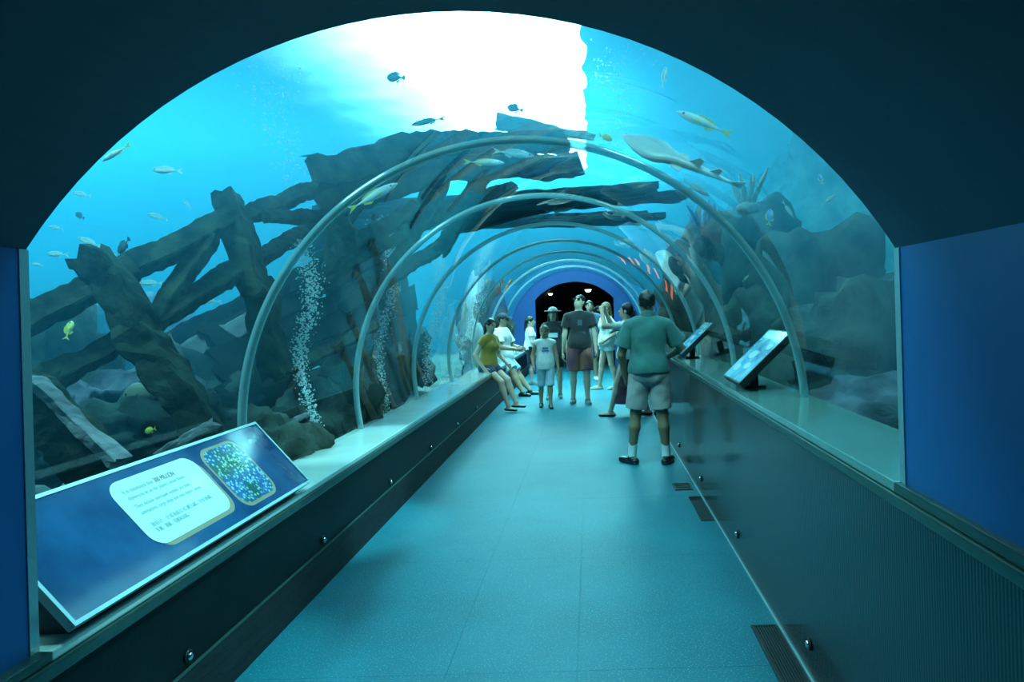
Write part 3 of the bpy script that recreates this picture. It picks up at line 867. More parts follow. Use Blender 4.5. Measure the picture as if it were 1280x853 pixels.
# ------------------------------------------------------------------ bubble columns: countless bubbles, one mesh each
m = bpy.data.materials.new('bubble'); m.use_nodes = True
N, L = m.node_tree.nodes, m.node_tree.links
pb = N['Principled BSDF']
pb.inputs['Base Color'].default_value = (0.85, 0.95, 0.97, 1); pb.inputs['Roughness'].default_value = 0.15
tr = N.new('ShaderNodeBsdfTransparent'); mx = N.new('ShaderNodeMixShader'); mx.inputs[0].default_value = 0.55
L.new(tr.outputs[0], mx.inputs[1]); L.new(pb.outputs[0], mx.inputs[2]); L.new(mx.outputs[0], N['Material Output'].inputs['Surface'])
M['bubble'] = m
def bubbles(label, a, b, w, n, seed):
    r = random.Random(seed)
    bm0 = bmesh.new(); bmesh.ops.create_icosphere(bm0, subdivisions=1, radius=1)
    bv = np.array([v.co[:] for v in bm0.verts]); bf = np.array([[v.index for v in f.verts] for f in bm0.faces]); bm0.free()
    V, F = [], []
    a, b = Vector(a), Vector(b)
    for k in range(n):
        s = r.random() ** .8
        c = a.lerp(b, s) + Vector((r.gauss(0, w * (.3 + .7 * s)), r.gauss(0, w * (.3 + .7 * s)), 0)) + Vector((.06 * math.sin(s * 9 + seed), 0, 0))
        q = r.uniform(.003, .008) * (1.6 if r.random() < .12 else 1)
        F.append(bf + len(V) * len(bv)); V.append(bv * q + np.array(c))
    me = bpy.data.meshes.new('bubble_column')
    me.from_pydata(np.concatenate(V).tolist(), [], np.concatenate(F).tolist())
    me.polygons.foreach_set('use_smooth', [True] * len(me.polygons))
    o = link('bubble_column', me, M['bubble'])
    o['kind'] = 'stuff'
    return tag(o, label, 'bubbles')
bubbles('white rising bubble column just past the blue sign', at(390, 575, 5.3), at(378, 300, 6.0), 0.05, 1600, 1)
bubbles('rising bubble column behind the second glass joint, left side', at(478, 520, 7.4), at(488, 270, 8.2), 0.06, 1500, 2)
bubbles('tall bubble column left of the seated woman', at(535, 480, 9.6), at(556, 290, 10.4), 0.08, 1600, 3)
bubbles('tall bubble column right behind the seated woman', at(577, 450, 11.8), at(612, 300, 13.0), 0.10, 1600, 4)
bubbles('scattered bubbles drifting just right of the bright skylight', at(775, 185, 8.0), at(775, 60, 8.5), 0.22, 500, 5)
bubbles('scattered bubbles drifting left of the bright skylight, over the rails', at(360, 230, 7.0), at(345, 80, 7.5), 0.22, 400, 6)

# ------------------------------------------------------------------ fish
def fish_mat(name, back, belly, rough=0.35):
    m = mat(name, back, rough, spec=0.6)
    N, L = m.node_tree.nodes, m.node_tree.links
    sx = N.new('ShaderNodeSeparateXYZ'); L.new(N['Texture Coordinate'].outputs['Generated'], sx.inputs[0])
    nz = N.new('ShaderNodeTexNoise'); nz.inputs['Scale'].default_value = 12
    L.new(N['Texture Coordinate'].outputs['Generated'], nz.inputs['Vector'])
    ad = N.new('ShaderNodeMath'); ad.operation = 'MULTIPLY_ADD'; ad.inputs[1].default_value = 0.25
    L.new(nz.outputs['Fac'], ad.inputs[0]); L.new(sx.outputs['Z'], ad.inputs[2])
    r = N.new('ShaderNodeValToRGB')
    r.color_ramp.elements[0].position, r.color_ramp.elements[0].color = 0.45, (*belly, 1)
    r.color_ramp.elements[1].position, r.color_ramp.elements[1].color = 0.85, (*back, 1)
    L.new(ad.outputs[0], r.inputs[0]); L.new(r.outputs[0], N['Principled BSDF'].inputs['Base Color'])
    return m
M['f_silver'] = fish_mat('fish_silver', (0.30, 0.40, 0.42), (0.85, 0.9, 0.9))
M['f_white'] = fish_mat('fish_white', (0.55, 0.65, 0.68), (0.9, 0.92, 0.92))
M['f_dark'] = fish_mat('fish_dark', (0.03, 0.04, 0.05), (0.10, 0.12, 0.13), 0.5)
M['f_yellow'] = fish_mat('fish_yellow', (0.75, 0.60, 0.04), (0.85, 0.75, 0.25), 0.5)
M['f_blue'] = fish_mat('fish_blue', (0.08, 0.25, 0.65), (0.3, 0.5, 0.75), 0.4)
M['f_group'] = fish_mat('fish_grouper', (0.14, 0.15, 0.10), (0.30, 0.31, 0.24), 0.6)
M['finy'] = mat('fin_yellow', (0.70, 0.60, 0.06), 0.5, var=0.1, scale=20)
M['fins'] = mat('fin_pale', (0.6, 0.68, 0.68), 0.4, var=0.1, scale=20)
M['find'] = mat('fin_dark', (0.04, 0.05, 0.06), 0.5, var=0.2, scale=20)
M['eye'] = mat('eye', (0.01, 0.01, 0.012), 0.1)

def fin(name, pts, th, m, parent):
    """flat fin standing in the fish's own middle plane (x, z outline)"""
    V = [(x, -th, z) for x, z in pts] + [(x, th, z) for x, z in pts]
    n = len(pts)
    F = [tuple(range(n)), tuple(range(2 * n - 1, n - 1, -1))] + [(i, n + i, n + (i + 1) % n, (i + 1) % n) for i in range(n)]
    bm = bmesh.new(); vs = [bm.verts.new(v) for v in V]
    for f in F:
        bm.faces.new([vs[i] for i in f])
    return bm_obj(name, bm, m, parent)

PROF = {'slim': [(0, .02), (.05, .30), (.12, .58), (.25, .88), (.40, 1), (.55, .92), (.70, .66), (.83, .36), (.93, .18), (1, .14)],
        'deep': [(0, .03), (.05, .32), (.13, .66), (.28, .97), (.42, 1), (.57, .88), (.72, .60), (.84, .32), (.93, .17), (1, .15)],
        'bulk': [(0, .10), (.04, .38), (.12, .68), (.25, .95), (.40, 1), (.55, .90), (.70, .66), (.83, .42), (.93, .28), (1, .24)]}
def make_fish(L, hr, wr, prof, body, tail, forked=True):
    """fish looking along +x, centred on the origin"""
    t = bpy.data.objects.new('fish', None); C.objects.link(t)
    V, F, sg_ = [], [], 12
    P = PROF[prof]
    for s, k in P:
        x = L * (.5 - .82 * s)
        for q in range(sg_):
            a = 2 * PI * q / sg_
            z = math.sin(a); z = z * (1.0 if z > 0 else .92)
            V.append((x, math.cos(a) * L * wr * k / 2 * (1 if s < .8 else .6), z * L * hr * k / 2))
    for i in range(len(P) - 1):
        for q in range(sg_):
            F.append((i * sg_ + q, i * sg_ + (q + 1) % sg_, (i + 1) * sg_ + (q + 1) % sg_, (i + 1) * sg_ + q))
    F += [tuple(range(sg_ - 1, -1, -1)), tuple(range((len(P) - 1) * sg_, len(P) * sg_))]
    mesh_obj('body', V, F, M[body], t, True)
    e = L * hr * .5
    tx = -.31 * L
    th = L * .006 + .001
    if forked:
        fin('tail_fin', [(tx, .12 * e), (tx, -.12 * e), (-.5 * L, -.85 * e), (-.42 * L, 0), (-.5 * L, .85 * e)], th, M[tail], t)
    else:
        fin('tail_fin', [(tx, .2 * e), (tx, -.2 * e), (-.44 * L, -.6 * e), (-.48 * L, 0), (-.44 * L, .6 * e)], th, M[tail], t)
    fin('dorsal_fin', [(.20 * L, .80 * e), (.12 * L, 1.22 * e), (-.05 * L, 1.1 * e), (-.18 * L, .72 * e), (-.20 * L, .40 * e), (0, .8 * e)], th, M[tail], t)
    fin('anal_fin', [(-.02 * L, -.82 * e), (-.08 * L, -1.15 * e), (-.20 * L, -.65 * e), (-.20 * L, -.35 * e)], th, M[tail], t)
    for s in (-1, 1):
        f = fin('pectoral_fin', [(.20 * L, -.15 * e), (.10 * L, .0), (.04 * L, -.35 * e), (.12 * L, -.4 * e)], th, M[tail], t)
        for v in f.data.vertices:
            v.co.y += s * (L * wr * .42 + (0.20 * L - v.co.x) * .5)
        lathe_eye = bmesh.new(); bmesh.ops.create_icosphere(lathe_eye, subdivisions=2, radius=max(.035 * L * min(1, hr * 3), .004))
        ey = bm_obj('eye', lathe_eye, M['eye'], t, True)
        ey.location = (.37 * L, s * L * wr * .30, .15 * e)
    return t
FISH = {
    'silver': lambda: make_fish(1, .20, .12, 'slim', 'f_silver', 'fins'),
    'yellowtail': lambda: make_fish(1, .17, .11, 'slim', 'f_white', 'finy'),
    'dark': lambda: make_fish(1, .46, .18, 'deep', 'f_dark', 'find', False),
    'darkslim': lambda: make_fish(1, .16, .10, 'slim', 'f_dark', 'find'),
    'yellow': lambda: make_fish(1, .42, .15, 'deep', 'f_yellow', 'finy'),
    'blue': lambda: make_fish(1, .45, .15, 'deep', 'f_blue', 'finy'),
    'pale': lambda: make_fish(1, .38, .16, 'deep', 'f_white', 'fins'),
    'grouper': lambda: make_fish(1, .42, .26, 'bulk', 'f_group', 'find', False)}
_proto = {}
def fish(kind, px, py, Y, plen, ang, label, turn=0.25, group=None):
    """plen: length in the photograph at depth Y; ang: heading, 0 right, 90 up"""
    L = plen * Y / 900 / max(.3, math.cos(turn))
    if kind not in _proto:
        _proto[kind] = FISH[kind](); t = _proto[kind]
    else:
        t = dup(_proto[kind])
    a = math.radians(ang) + .028
    fx = Vector((math.cos(a) * math.cos(turn), math.sin(turn), math.sin(a) * math.cos(turn)))
    up = Vector((0, 0, 1)) if abs(fx.z) < .8 else Vector((-.7 if fx.z > 0 else .7, 0, .3))
    fy = up.cross(fx).normalized(); fz = fx.cross(fy)
    t.matrix_world = Matrix.Translation(at(px, py, Y)) @ Matrix((fx, fy, fz)).transposed().to_4x4() @ Matrix.Scale(L, 4)
    return tag(t, label, 'fish', group)

fish('dark', 495, 97, 6.5, 26, 170, 'dark fish silhouetted against the bright skylight, tail down', .3)
fish('darkslim', 535, 152, 7.0, 46, 184, 'slender dark fish just above the wreck gunwale, under the skylight')
fish('dark', 644, 136, 7.5, 22, 160, 'small dark fish above the tapered plank at the top of the wreck')
fish('yellowtail', 880, 154, 5.0, 76, 152, 'long white fish with a yellow tail, high on the right', .1)
fish('silver', 830, 97, 5.5, 30, 75, 'silver fish swimming straight up beside the vault edge, high on the right')
fish('yellowtail', 145, 191, 4.6, 44, 205, 'white fish with yellow tail cut by the vault edge, upper left', .1)
fish('silver', 209, 213, 5.6, 46, 172, 'largest silver fish in open water above the leaning post')
fish('silver', 102, 243, 6.5, 30, 165, 'thin silver fish near the vault edge below the yellow tailed one')
fish('dark', 100, 270, 6.5, 16, 150, 'tiny dark fish alone in open water at upper left')
fish('dark', 155, 307, 4.9, 27, 222, 'plump dark fish just above the top of the leaning post')
fish('pale', 141, 322, 5.1, 24, 172, 'pale plump fish tucked behind the plump dark fish')
fish('darkslim', 107, 316, 5.3, 24, 180, 'dark slim fish left of the pale plump fish at the post top')
fish('silver', 112, 303, 5.9, 38, 158, 'silver fish left of the plump dark fish, heading up to the left')
fish('silver', 72, 318, 6.0, 34, 174, 'silver fish left of the post top, level with the rail')
fish('silver', 70, 285, 6.9, 24, 168, 'small silver fish right beside the vault edge, above the left panel corner')
fish('silver', 47, 331, 4.8, 18, 170, 'silver fish at the very edge of the left steel strip')
fish('silver', 197, 271, 7.2, 32, 163, 'slim silver fish midway between the two posts, high')
fish('silver', 234, 255, 7.6, 18, 130, 'tiny silver fish heading up, left of the second post')
fish('silver', 189, 354, 6.3, 36, 175, 'silver fish seen in the gap under the upper rail')
fish('silver', 262, 376, 6.7, 36, 172, 'pale silver fish between the two long rails, right of the brace')
fish('silver', 120, 378, 7.5, 34, 178, 'faint silver fish below the upper rail at left')
fish('silver', 60, 372, 7.8, 26, 186, 'faint silver fish under the upper rail beside the steel strip')
fish('dark', 254, 323, 6.5, 18, 160, 'small dark fish right of the brace, below the upper rail')
fish('darkslim', 218, 365, 7.0, 24, 170, 'slim dark fish crossing behind the brace')
fish('yellow', 86, 413, 5.0, 24, 80, 'yellow fish swimming upward above the grey rock at far left', .3)
fish('grouper', 186, 491, 4.7, 70, 186, 'big brown grouper facing left under the leaning post', .15)
fish('yellow', 188, 538, 4.2, 18, 195, 'tiny yellow fish near the sea bed above the blue sign')
fish('yellow', 120, 522, 4.7, 12, 80, 'tiny yellow fish heading up, left of the grouper')
fish('yellowtail', 466, 246, 5.9, 70, 28, 'long pale fish with yellow tail in front of the dark gunwale', .15)
fish('dark', 467, 273, 6.6, 14, 75, 'tiny dark fish in a bright gap under the gunwale')
fish('yellowtail', 605, 203, 6.4, 50, 358, 'silver fish with yellow tail under the gunwale, heading right')
fish('silver', 642, 192, 6.6, 52, 352, 'silver fish just under the first glass joint, heading right')
fish('silver', 700, 262, 9.0, 40, 10, 'small silver fish high in the middle of the tunnel roof')
fish('silver', 870, 235, 6.4, 40, 330, 'thin silver fish on the right beside the pale ray')
fish('silver', 1036, 250, 6.0, 24, 35, 'silver fish near the vault edge on the right, above the rock ridge')
fish('blue', 1026, 224, 6.5, 14, 100, 'small blue fish with yellow fins at the right vault edge')
fish('blue', 962, 272, 6.0, 22, 75, 'blue fish with yellow tail beside the first glass joint on the right')
fish('yellow', 757, 172, 5.6, 18, 340, 'tiny yellow fish at the right edge of the skylight, above the first joint')
fish('silver', 932, 348, 5.4, 12, 40, 'tiny silver fish in front of the dark rock, right of the second joint')
fish('silver', 985, 262, 7.4, 26, 305, 'faint silver fish heading down above the tall dark rock')

# pale guitarfish gliding over the glass at upper right
t = bpy.data.objects.new('guitarfish', None); C.objects.link(t)
V, F = [], []
prof = [(.50, .01, .01), (.44, .10, .03), (.36, .20, .05), (.26, .27, .07), (.16, .26, .08), (.08, .17, .08), (0, .11, .075), (-.15, .08, .06), (-.30, .05, .04), (-.44, .025, .025), (-.5, .012, .015)]
sg_ = 16
for x, w_, h_ in prof:
    for q in range(sg_):
        a = 2 * PI * q / sg_
        V.append((x, math.copysign(abs(math.cos(a)) ** .8, math.cos(a)) * w_ / 2 * 1.1, math.sin(a) * h_ / 2))
for i in range(len(prof) - 1):
    for q in range(sg_):
        F.append((i * sg_ + q, i * sg_ + (q + 1) % sg_, (i + 1) * sg_ + (q + 1) % sg_, (i + 1) * sg_ + q))
F += [tuple(range(sg_ - 1, -1, -1)), tuple(range((len(prof) - 1) * sg_, len(prof) * sg_))]
mesh_obj('body', V, F, M['f_white'], t, True)
fin('dorsal_fin', [(-.08, .03), (-.16, .10), (-.20, .09), (-.18, .02)], .004, M['fins'], t)
fin('dorsal_fin', [(-.26, .02), (-.33, .08), (-.36, .07), (-.34, .015)], .004, M['fins'], t)
fin('tail_fin', [(-.45, .01), (-.45, -.01), (-.53, -.02), (-.56, .06)], .004, M['fins'], t)
for s in (-1, 1):
    f = fin('pelvic_fin', [(.05, 0), (-.06, 0), (-.05, .06), (.02, .05)], .004, M['fins'], t)
    for v in f.data.vertices:
        v.co = Vector((v.co.x, s * (.06 + v.co.z), v.co.y - .01))
a = math.radians(153)
fx = Vector((math.cos(a), .15, math.sin(a))).normalized()
fz = Vector((-.15, -.65, .75)); fy = fz.cross(fx).normalized(); fz = fx.cross(fy)
t.matrix_world = Matrix.Translation(at(848, 200, 4.9)) @ Matrix((fx, fy, fz)).transposed().to_4x4() @ Matrix.Scale(0.86, 4)
tag(t, 'large pale guitarfish with a long pointed tail, gliding over the glass at upper right', 'ray')

# ------------------------------------------------------------------ people: bodies as one smooth surface from a distance field
def surface_nets(f, lo, h):
    nx, ny, nz = f.shape
    s = f < 0
    c = [s[dx:nx - 1 + dx, dy:ny - 1 + dy, dz:nz - 1 + dz] for dx in (0, 1) for dy in (0, 1) for dz in (0, 1)]
    n = sum(x.astype(np.int8) for x in c)
    act = (n > 0) & (n < 8)
    idx = np.full(act.shape, -1, np.int64)
    I = np.argwhere(act)
    idx[act] = np.arange(len(I))
    cor = [(dx, dy, dz) for dx in (0, 1) for dy in (0, 1) for dz in (0, 1)]
    val = [f[I[:, 0] + d[0], I[:, 1] + d[1], I[:, 2] + d[2]] for d in cor]
    P = np.zeros((len(I), 3)); cnt = np.zeros(len(I))
    for a in range(8):
        for b in range(a + 1, 8):
            da, db = np.array(cor[a]), np.array(cor[b])
            if np.abs(da - db).sum() != 1:
                continue
            va, vb = val[a], val[b]
            m = (va < 0) != (vb < 0)
            t = np.where(m, va / np.where(m, va - vb, 1), 0)
            P += m[:, None] * (da + t[:, None] * (db - da)); cnt += m
    P = lo + h * (I + P / cnt[:, None])
    Q = []
    for ax in range(3):
        sl0 = [slice(None)] * 3; sl1 = [slice(None)] * 3
        sl0[ax] = slice(0, -1); sl1[ax] = slice(1, None)
        ch = s[tuple(sl0)] != s[tuple(sl1)]
        E = np.argwhere(ch)
        u, v = (ax + 1) % 3, (ax + 2) % 3
        E = E[(E[:, u] > 0) & (E[:, v] > 0) & (E[:, u] < f.shape[u] - 1) & (E[:, v] < f.shape[v] - 1)]
        def cell(a_, b_):
            q = E.copy(); q[:, u] -= a_; q[:, v] -= b_
            return idx[q[:, 0], q[:, 1], q[:, 2]]
        quad = np.stack([cell(1, 1), cell(0, 1), cell(0, 0), cell(1, 0)], 1)
        ins = s[E[:, 0], E[:, 1], E[:, 2]]
        quad = np.where(ins[:, None], quad, quad[:, ::-1])
        Q.append(quad)
    return P, np.concatenate(Q)

class Field:
    def __init__(self, h):
        self.h, self.prims = h, []
    def cone(self, a, b, ra, rb, k=.02, flat=None):
        self.prims.append(('c', Vector(a), Vector(b), ra, rb, k, flat)); return self
    def ell(self, c, r, R=None, k=.02):
        self.prims.append(('e', Vector(c), Vector(r), R or Matrix.Identity(3), 0, k, None)); return self
    def cut(self, p, n):
        self.prims.append(('x', Vector(p), Vector(n).normalized(), 0, 0, 0, None)); return self
    def wrinkle(self, amp, sc, seed=0):
        self.prims.append(('w', amp, sc, seed)); return self
    def mesh(self):
        h = self.h
        lo = np.full(3, 1e9); hi = -lo
        for p in self.prims:
            if p[0] == 'c':
                for q, r in ((p[1], p[3]), (p[2], p[4])):
                    lo = np.minimum(lo, np.array(q) - r); hi = np.maximum(hi, np.array(q) + r)
            elif p[0] == 'e':
                r = max(p[2]); lo = np.minimum(lo, np.array(p[1]) - r); hi = np.maximum(hi, np.array(p[1]) + r)
        lo -= 3 * h + .01; hi += 3 * h + .01
        n = np.ceil((hi - lo) / h).astype(int) + 1
        f = np.full(n, 0.2, np.float32)
        ax = [lo[i] + h * np.arange(n[i]) for i in range(3)]
        for p in self.prims:
            if p[0] == 'w':
                amp, sc, sd = p[1:]
                X, Y, Z = ax[0][:, None, None], ax[1][None, :, None], ax[2][None, None, :]
                f += (amp * (np.sin(X * sc + 2.1 * np.sin(Z * sc * .45 + sd) + sd) * np.sin(Y * sc * .9 + 1.7 * np.sin(Z * sc * .6 + 2 * sd)) + .6 * np.sin(Z * sc * .8 + 1.9 * np.sin(X * sc * .7 + sd)))).astype(np.float32)
                continue
            if p[0] == 'x':
                q, m_ = p[1], p[2]
                d = (ax[0][:, None, None] - q.x) * m_.x + (ax[1][None, :, None] - q.y) * m_.y + (ax[2][None, None, :] - q.z) * m_.z
                f = np.maximum(f, d.astype(np.float32)); continue
            if p[0] == 'c':
                R = max(p[3], p[4]); a_ = np.minimum(np.array(p[1]), np.array(p[2])) - R - .07; b_ = np.maximum(np.array(p[1]), np.array(p[2])) + R + .07
            else:
                R = max(p[2]); a_ = np.array(p[1]) - R - .07; b_ = np.array(p[1]) + R + .07
            i0 = np.clip(np.floor((a_ - lo) / h).astype(int), 0, n - 1); i1 = np.clip(np.ceil((b_ - lo) / h).astype(int) + 1, 1, n)
            X = ax[0][i0[0]:i1[0], None, None]; Y = ax[1][None, i0[1]:i1[1], None]; Z = ax[2][None, None, i0[2]:i1[2]]
            if p[0] == 'c':
                a, b, ra, rb = p[1], p[2], p[3], p[4]
                e = b - a; L2 = max(e.length_squared, 1e-9)
                t = np.clip(((X - a.x) * e.x + (Y - a.y) * e.y + (Z - a.z) * e.z) / L2, 0, 1)
                dx, dy, dz = X - a.x - t * e.x, Y - a.y - t * e.y, Z - a.z - t * e.z
                if p[6]:                                    # flattened along a direction
                    w, s = Vector(p[6][0]).normalized(), p[6][1]
                    q = (dx * w.x + dy * w.y + dz * w.z) * (s - 1)
                    dx, dy, dz = dx + q * w.x, dy + q * w.y, dz + q * w.z
                d = np.sqrt(dx * dx + dy * dy + dz * dz) - (ra + (rb - ra) * t)
            else:
                c, r, Rm = p[1], p[2], p[3]
                dx, dy, dz = X - c.x, Y - c.y, Z - c.z
                u = [(dx * Rm[0][j] + dy * Rm[1][j] + dz * Rm[2][j]) for j in range(3)]
                k0 = np.sqrt(sum((u[j] / r[j]) ** 2 for j in range(3))); k1 = np.sqrt(sum((u[j] / r[j] ** 2) ** 2 for j in range(3))) + 1e-9
                d = k0 * (k0 - 1) / k1
            sub = f[i0[0]:i1[0], i0[1]:i1[1], i0[2]:i1[2]]
            k = p[5]
            hh = np.clip(.5 + .5 * (sub - d) / k, 0, 1)
            f[i0[0]:i1[0], i0[1]:i1[1], i0[2]:i1[2]] = sub + (d - sub) * hh - k * hh * (1 - hh)
        return surface_nets(f, lo, h)

def field_obj(name, fields, m, parent):
    V, F, n = [], [], 0
    for fl in fields:
        P, Q = fl.mesh()
        V.append(P); F.append(Q + n); n += len(P)
    me = bpy.data.meshes.new(name)
    me.from_pydata(np.concatenate(V).tolist(), [], np.concatenate(F).tolist())
    me.polygons.foreach_set('use_smooth', [True] * len(me.polygons))
    return link(name, me, m, parent)

def ik(a, c, l1, l2, hint):
    a, c, hint = Vector(a), Vector(c), Vector(hint)
    d = c - a
    L = min(d.length, (l1 + l2) * .999)
    d = d.normalized(); c = a + d * L
    x = (l1 * l1 - l2 * l2 + L * L) / (2 * L)
    y = math.sqrt(max(l1 * l1 - x * x, 1e-6))
    h_ = (hint - d * hint.dot(d)).normalized()
    return a + d * x + h_ * y, c

def cloth(name, col, var=0.12, scale=9, rough=.85, **k):
    return mat(name, col, rough, var=var, scale=scale, bump=.15, bscale=70, sheen=.2, **k)
def skin(name, col):
    return mat(name, col, .5, var=.06, scale=5)

def person(label, loc, rz, H, feet, hands, skin_m, hair_m, cover, h=.011, pelvis=None, lean=0.0, head=(0, 0), girth=1.0, curl=.6,
           hair='short', female=False, elbow=None, knee=None, twist=0.0, group=None):
    """feet: two (x, y, z, toe yaw); hands: two points; all in the person's own frame, facing +y, right hand at +x"""
    k = H / 1.75
    t = thing('person', label, 'person', loc, rz, group)
    g = girth
    P = Vector(pelvis) if pelvis else Vector((0, 0, .95 * k))
    U = Vector((0, math.sin(lean), math.cos(lean)))
    Rt = Vector((math.cos(twist), math.sin(twist), 0)); Fw = U.cross(Rt).normalized(); Rt = Fw.cross(U)
    Rm = Matrix((Rt, Fw, U)).transposed()
    R0 = Vector((1, 0, 0)); F0 = Vector((0, 1, 0))
    sw_ = (.165 if female else .185) * k
    neck = P + U * .53 * k
    hy, hp = head
    hf = (Fw * math.cos(hy) - Rt * math.sin(hy)) ; hf = (hf * math.cos(hp) + U * math.sin(hp)).normalized()
    hr = hf.cross(U).normalized(); hu = hr.cross(hf)
    hc = neck + U * .045 * k + hu * .095 * k + hf * .02 * k
    Hm = Matrix((hr, hf, hu)).transposed()
    HS = 1.0 if H > 1.45 else 1.18                       # children have larger heads
    J = dict(P=P, neck=neck, hc=hc)
    B = Field(h)
    B.ell(P, (.155 * k * g, .115 * k * g, .12 * k), Rm, .04)
    B.ell(P + U * .15 * k, (.135 * k * g, .10 * k * g, .15 * k), Rm, .05)
    B.ell(P + U * .34 * k, (.155 * k * g, .108 * k * g, .17 * k), Rm, .05)
    if female:
        for s in (-1, 1):
            B.ell(P + U * .33 * k + Rt * s * .065 * k + Fw * .085 * k, (.06 * k, .055 * k, .06 * k), Rm, .03)
    for s in (-1, 1):
        B.cone(P + U * .478 * k + Rt * s * .03 * k, P + U * .438 * k + Rt * s * sw_ * .95, .058 * k, .05 * k, .05)
    B.cone(neck - U * .04 * k, hc - hu * .05 * k, .058 * k, .05 * k, .03)
    # head
    a = HS * k
    B.ell(hc + hu * .015 * a - hf * .01 * a, (.074 * a, .093 * a, .098 * a), Hm, .02)
    B.ell(hc - hu * .055 * a + hf * .022 * a, (.056 * a, .066 * a, .066 * a), Hm, .03)
    B.cone(hc + hf * .088 * a + hu * .012 * a, hc + hf * .108 * a - hu * .022 * a, .009 * a, .014 * a, .012)
    B.ell(hc + hf * .078 * a - hu * .056 * a, (.026 * a, .014 * a, .012 * a), Hm, .012)
    for s in (-1, 1):
        B.ell(hc + hr * s * .076 * a - hf * .008 * a - hu * .005 * a, (.012 * a, .022 * a, .034 * a), Hm, .008)
    sh, el, wr_, kn, an, hp_ = [], [], [], [], [], []
    HF = []
    for i, s in enumerate((-1, 1)):
        S_ = P + U * .438 * k + Rt * s * sw_
        hint = (elbow[i] if elbow else (s * .5, -.8, -.3))
        e_, w_ = ik(S_, Vector(hands[i]), .30 * k, .265 * k, hint)
        sh.append(S_); el.append(e_); wr_.append(w_)
        ga = .5 + .5 * g
        B.cone(S_, e_, .052 * k * ga, .041 * k * ga, .03)
        B.cone(e_, w_, .042 * k * ga, .028 * k * ga, .015)
        # hand: palm, four curled fingers, thumb
        d = (w_ - e_).normalized()
        side = d.cross(Vector((0, 0, 1)) if abs(d.z) < .8 else Fw).normalized()
        if side.dot(Rt) * s < 0:
            side = -side
        # thumb points forward (arm hanging) or inward/up (arm raised)
        th_ = (Fw - d * Fw.dot(d)).normalized() if abs(d.dot(Fw)) < .75 else (Vector((0, 0, 1)) - d * d.z).normalized()
        pn = d.cross(th_).normalized()
        if pn.dot(Rt) * s > 0:
            pn = -pn                                       # palm faces the body
        HD = Field(.005)
        HD.cone(w_ - d * .03 * k, w_ + d * .02 * k, .027 * k, .025 * k, .01)
        HD.cone(w_ + d * .015 * k, w_ + d * .075 * k, .032 * k, .038 * k, .012, (pn, 1.9))
        for q, (o_, l_) in enumerate(((.028, .072), (.010, .08), (-.009, .075), (-.027, .06))):
            b0 = w_ + d * .085 * k + th_ * o_ * k
            c1, c2, c3 = curl * .5, curl * 1.3, curl * 2.0
            p0 = b0
            for ang, fr_, r_ in ((c1, .42, .0095), (c2, .32, .0088), (c3, .26, .0078)):
                p1 = p0 + (d * math.cos(ang) + pn * math.sin(ang)) * l_ * fr_ * k
                HD.cone(p0, p1, r_ * k, r_ * .93 * k, .004)
                p0 = p1
        b0 = w_ + d * .03 * k + th_ * .03 * k
        p1 = b0 + (d * .6 + th_ * .7 + pn * .3).normalized() * .04 * k
        p2 = p1 + (d * .85 + th_ * .25 + pn * .4).normalized() * .03 * k
        HD.cone(b0, p1, .012 * k, .0105 * k, .008).cone(p1, p2, .0105 * k, .0085 * k, .005)
        HF.append(HD)
        # legs
        x, y, z, ty = feet[i]
        h0 = P + R0 * s * .088 * k - Vector((0, 0, .03 * k))
        A_ = Vector((x, y, z + .085 * k))
        kh = knee[i] if knee else (s * .15, 1, .2)
        n_, A_ = ik(h0, A_, .425 * k, .41 * k, kh)
        hp_.append(h0); kn.append(n_); an.append(A_)
        gl = .4 + .6 * g
        B.cone(h0, n_, .083 * k * gl, .056 * k * gl, .03)
        m_ = n_.lerp(A_, .32)
        dn = (A_ - n_).normalized(); bk = (Vector((0, -1, 0)) - dn * -dn.y)
        B.cone(n_, m_ + bk * .012 * k, .052 * k * gl, .055 * k * gl, .02)
        B.cone(m_ + bk * .012 * k, A_, .054 * k * gl, .034 * k, .02)
        td = Vector((-math.sin(ty), math.cos(ty), 0))
        J.setdefault('toe', []).append(td)
        fz = Vector((A_.x, A_.y, A_.z - .05 * k))
        B.cone(fz - td * .04 * k, fz + td * .13 * k - Vector((0, 0, .008 * k)), .034 * k, .026 * k, .02)
        B.cone(fz, A_, .032 * k, .034 * k, .02)
    body = field_obj('body', [B] + HF, skin_m, t)
    # eyes, brows, mouth
    for s in (-1, 1):
        bm = bmesh.new(); bmesh.ops.create_icosphere(bm, subdivisions=2, radius=1)
        bmesh.ops.transform(bm, matrix=Matrix.Translation(hc + hf * .079 * a + hr * s * .031 * a + hu * .014 * a) @ Hm.to_4x4() @ Matrix.Diagonal((.013 * a, .008 * a, .007 * a, 1)), verts=bm.verts)
        bm_obj('eye', bm, M['eye'], t, True)
        bm = bmesh.new(); bmesh.ops.create_icosphere(bm, subdivisions=2, radius=1)
        bmesh.ops.transform(bm, matrix=Matrix.Translation(hc + hf * .082 * a + hr * s * .031 * a + hu * .033 * a) @ Hm.to_4x4() @ Matrix.Diagonal((.019 * a, .007 * a, .004 * a, 1)), verts=bm.verts)
        bm_obj('eyebrow', bm, hair_m, t, True)
    bm = bmesh.new(); bmesh.ops.create_icosphere(bm, subdivisions=2, radius=1)
    bmesh.ops.transform(bm, matrix=Matrix.Translation(hc + hf * .088 * a - hu * .054 * a) @ Hm.to_4x4() @ Matrix.Diagonal((.022 * a, .007 * a, .006 * a, 1)), verts=bm.verts)
    bm_obj('mouth', bm, M['lips'], t, True)
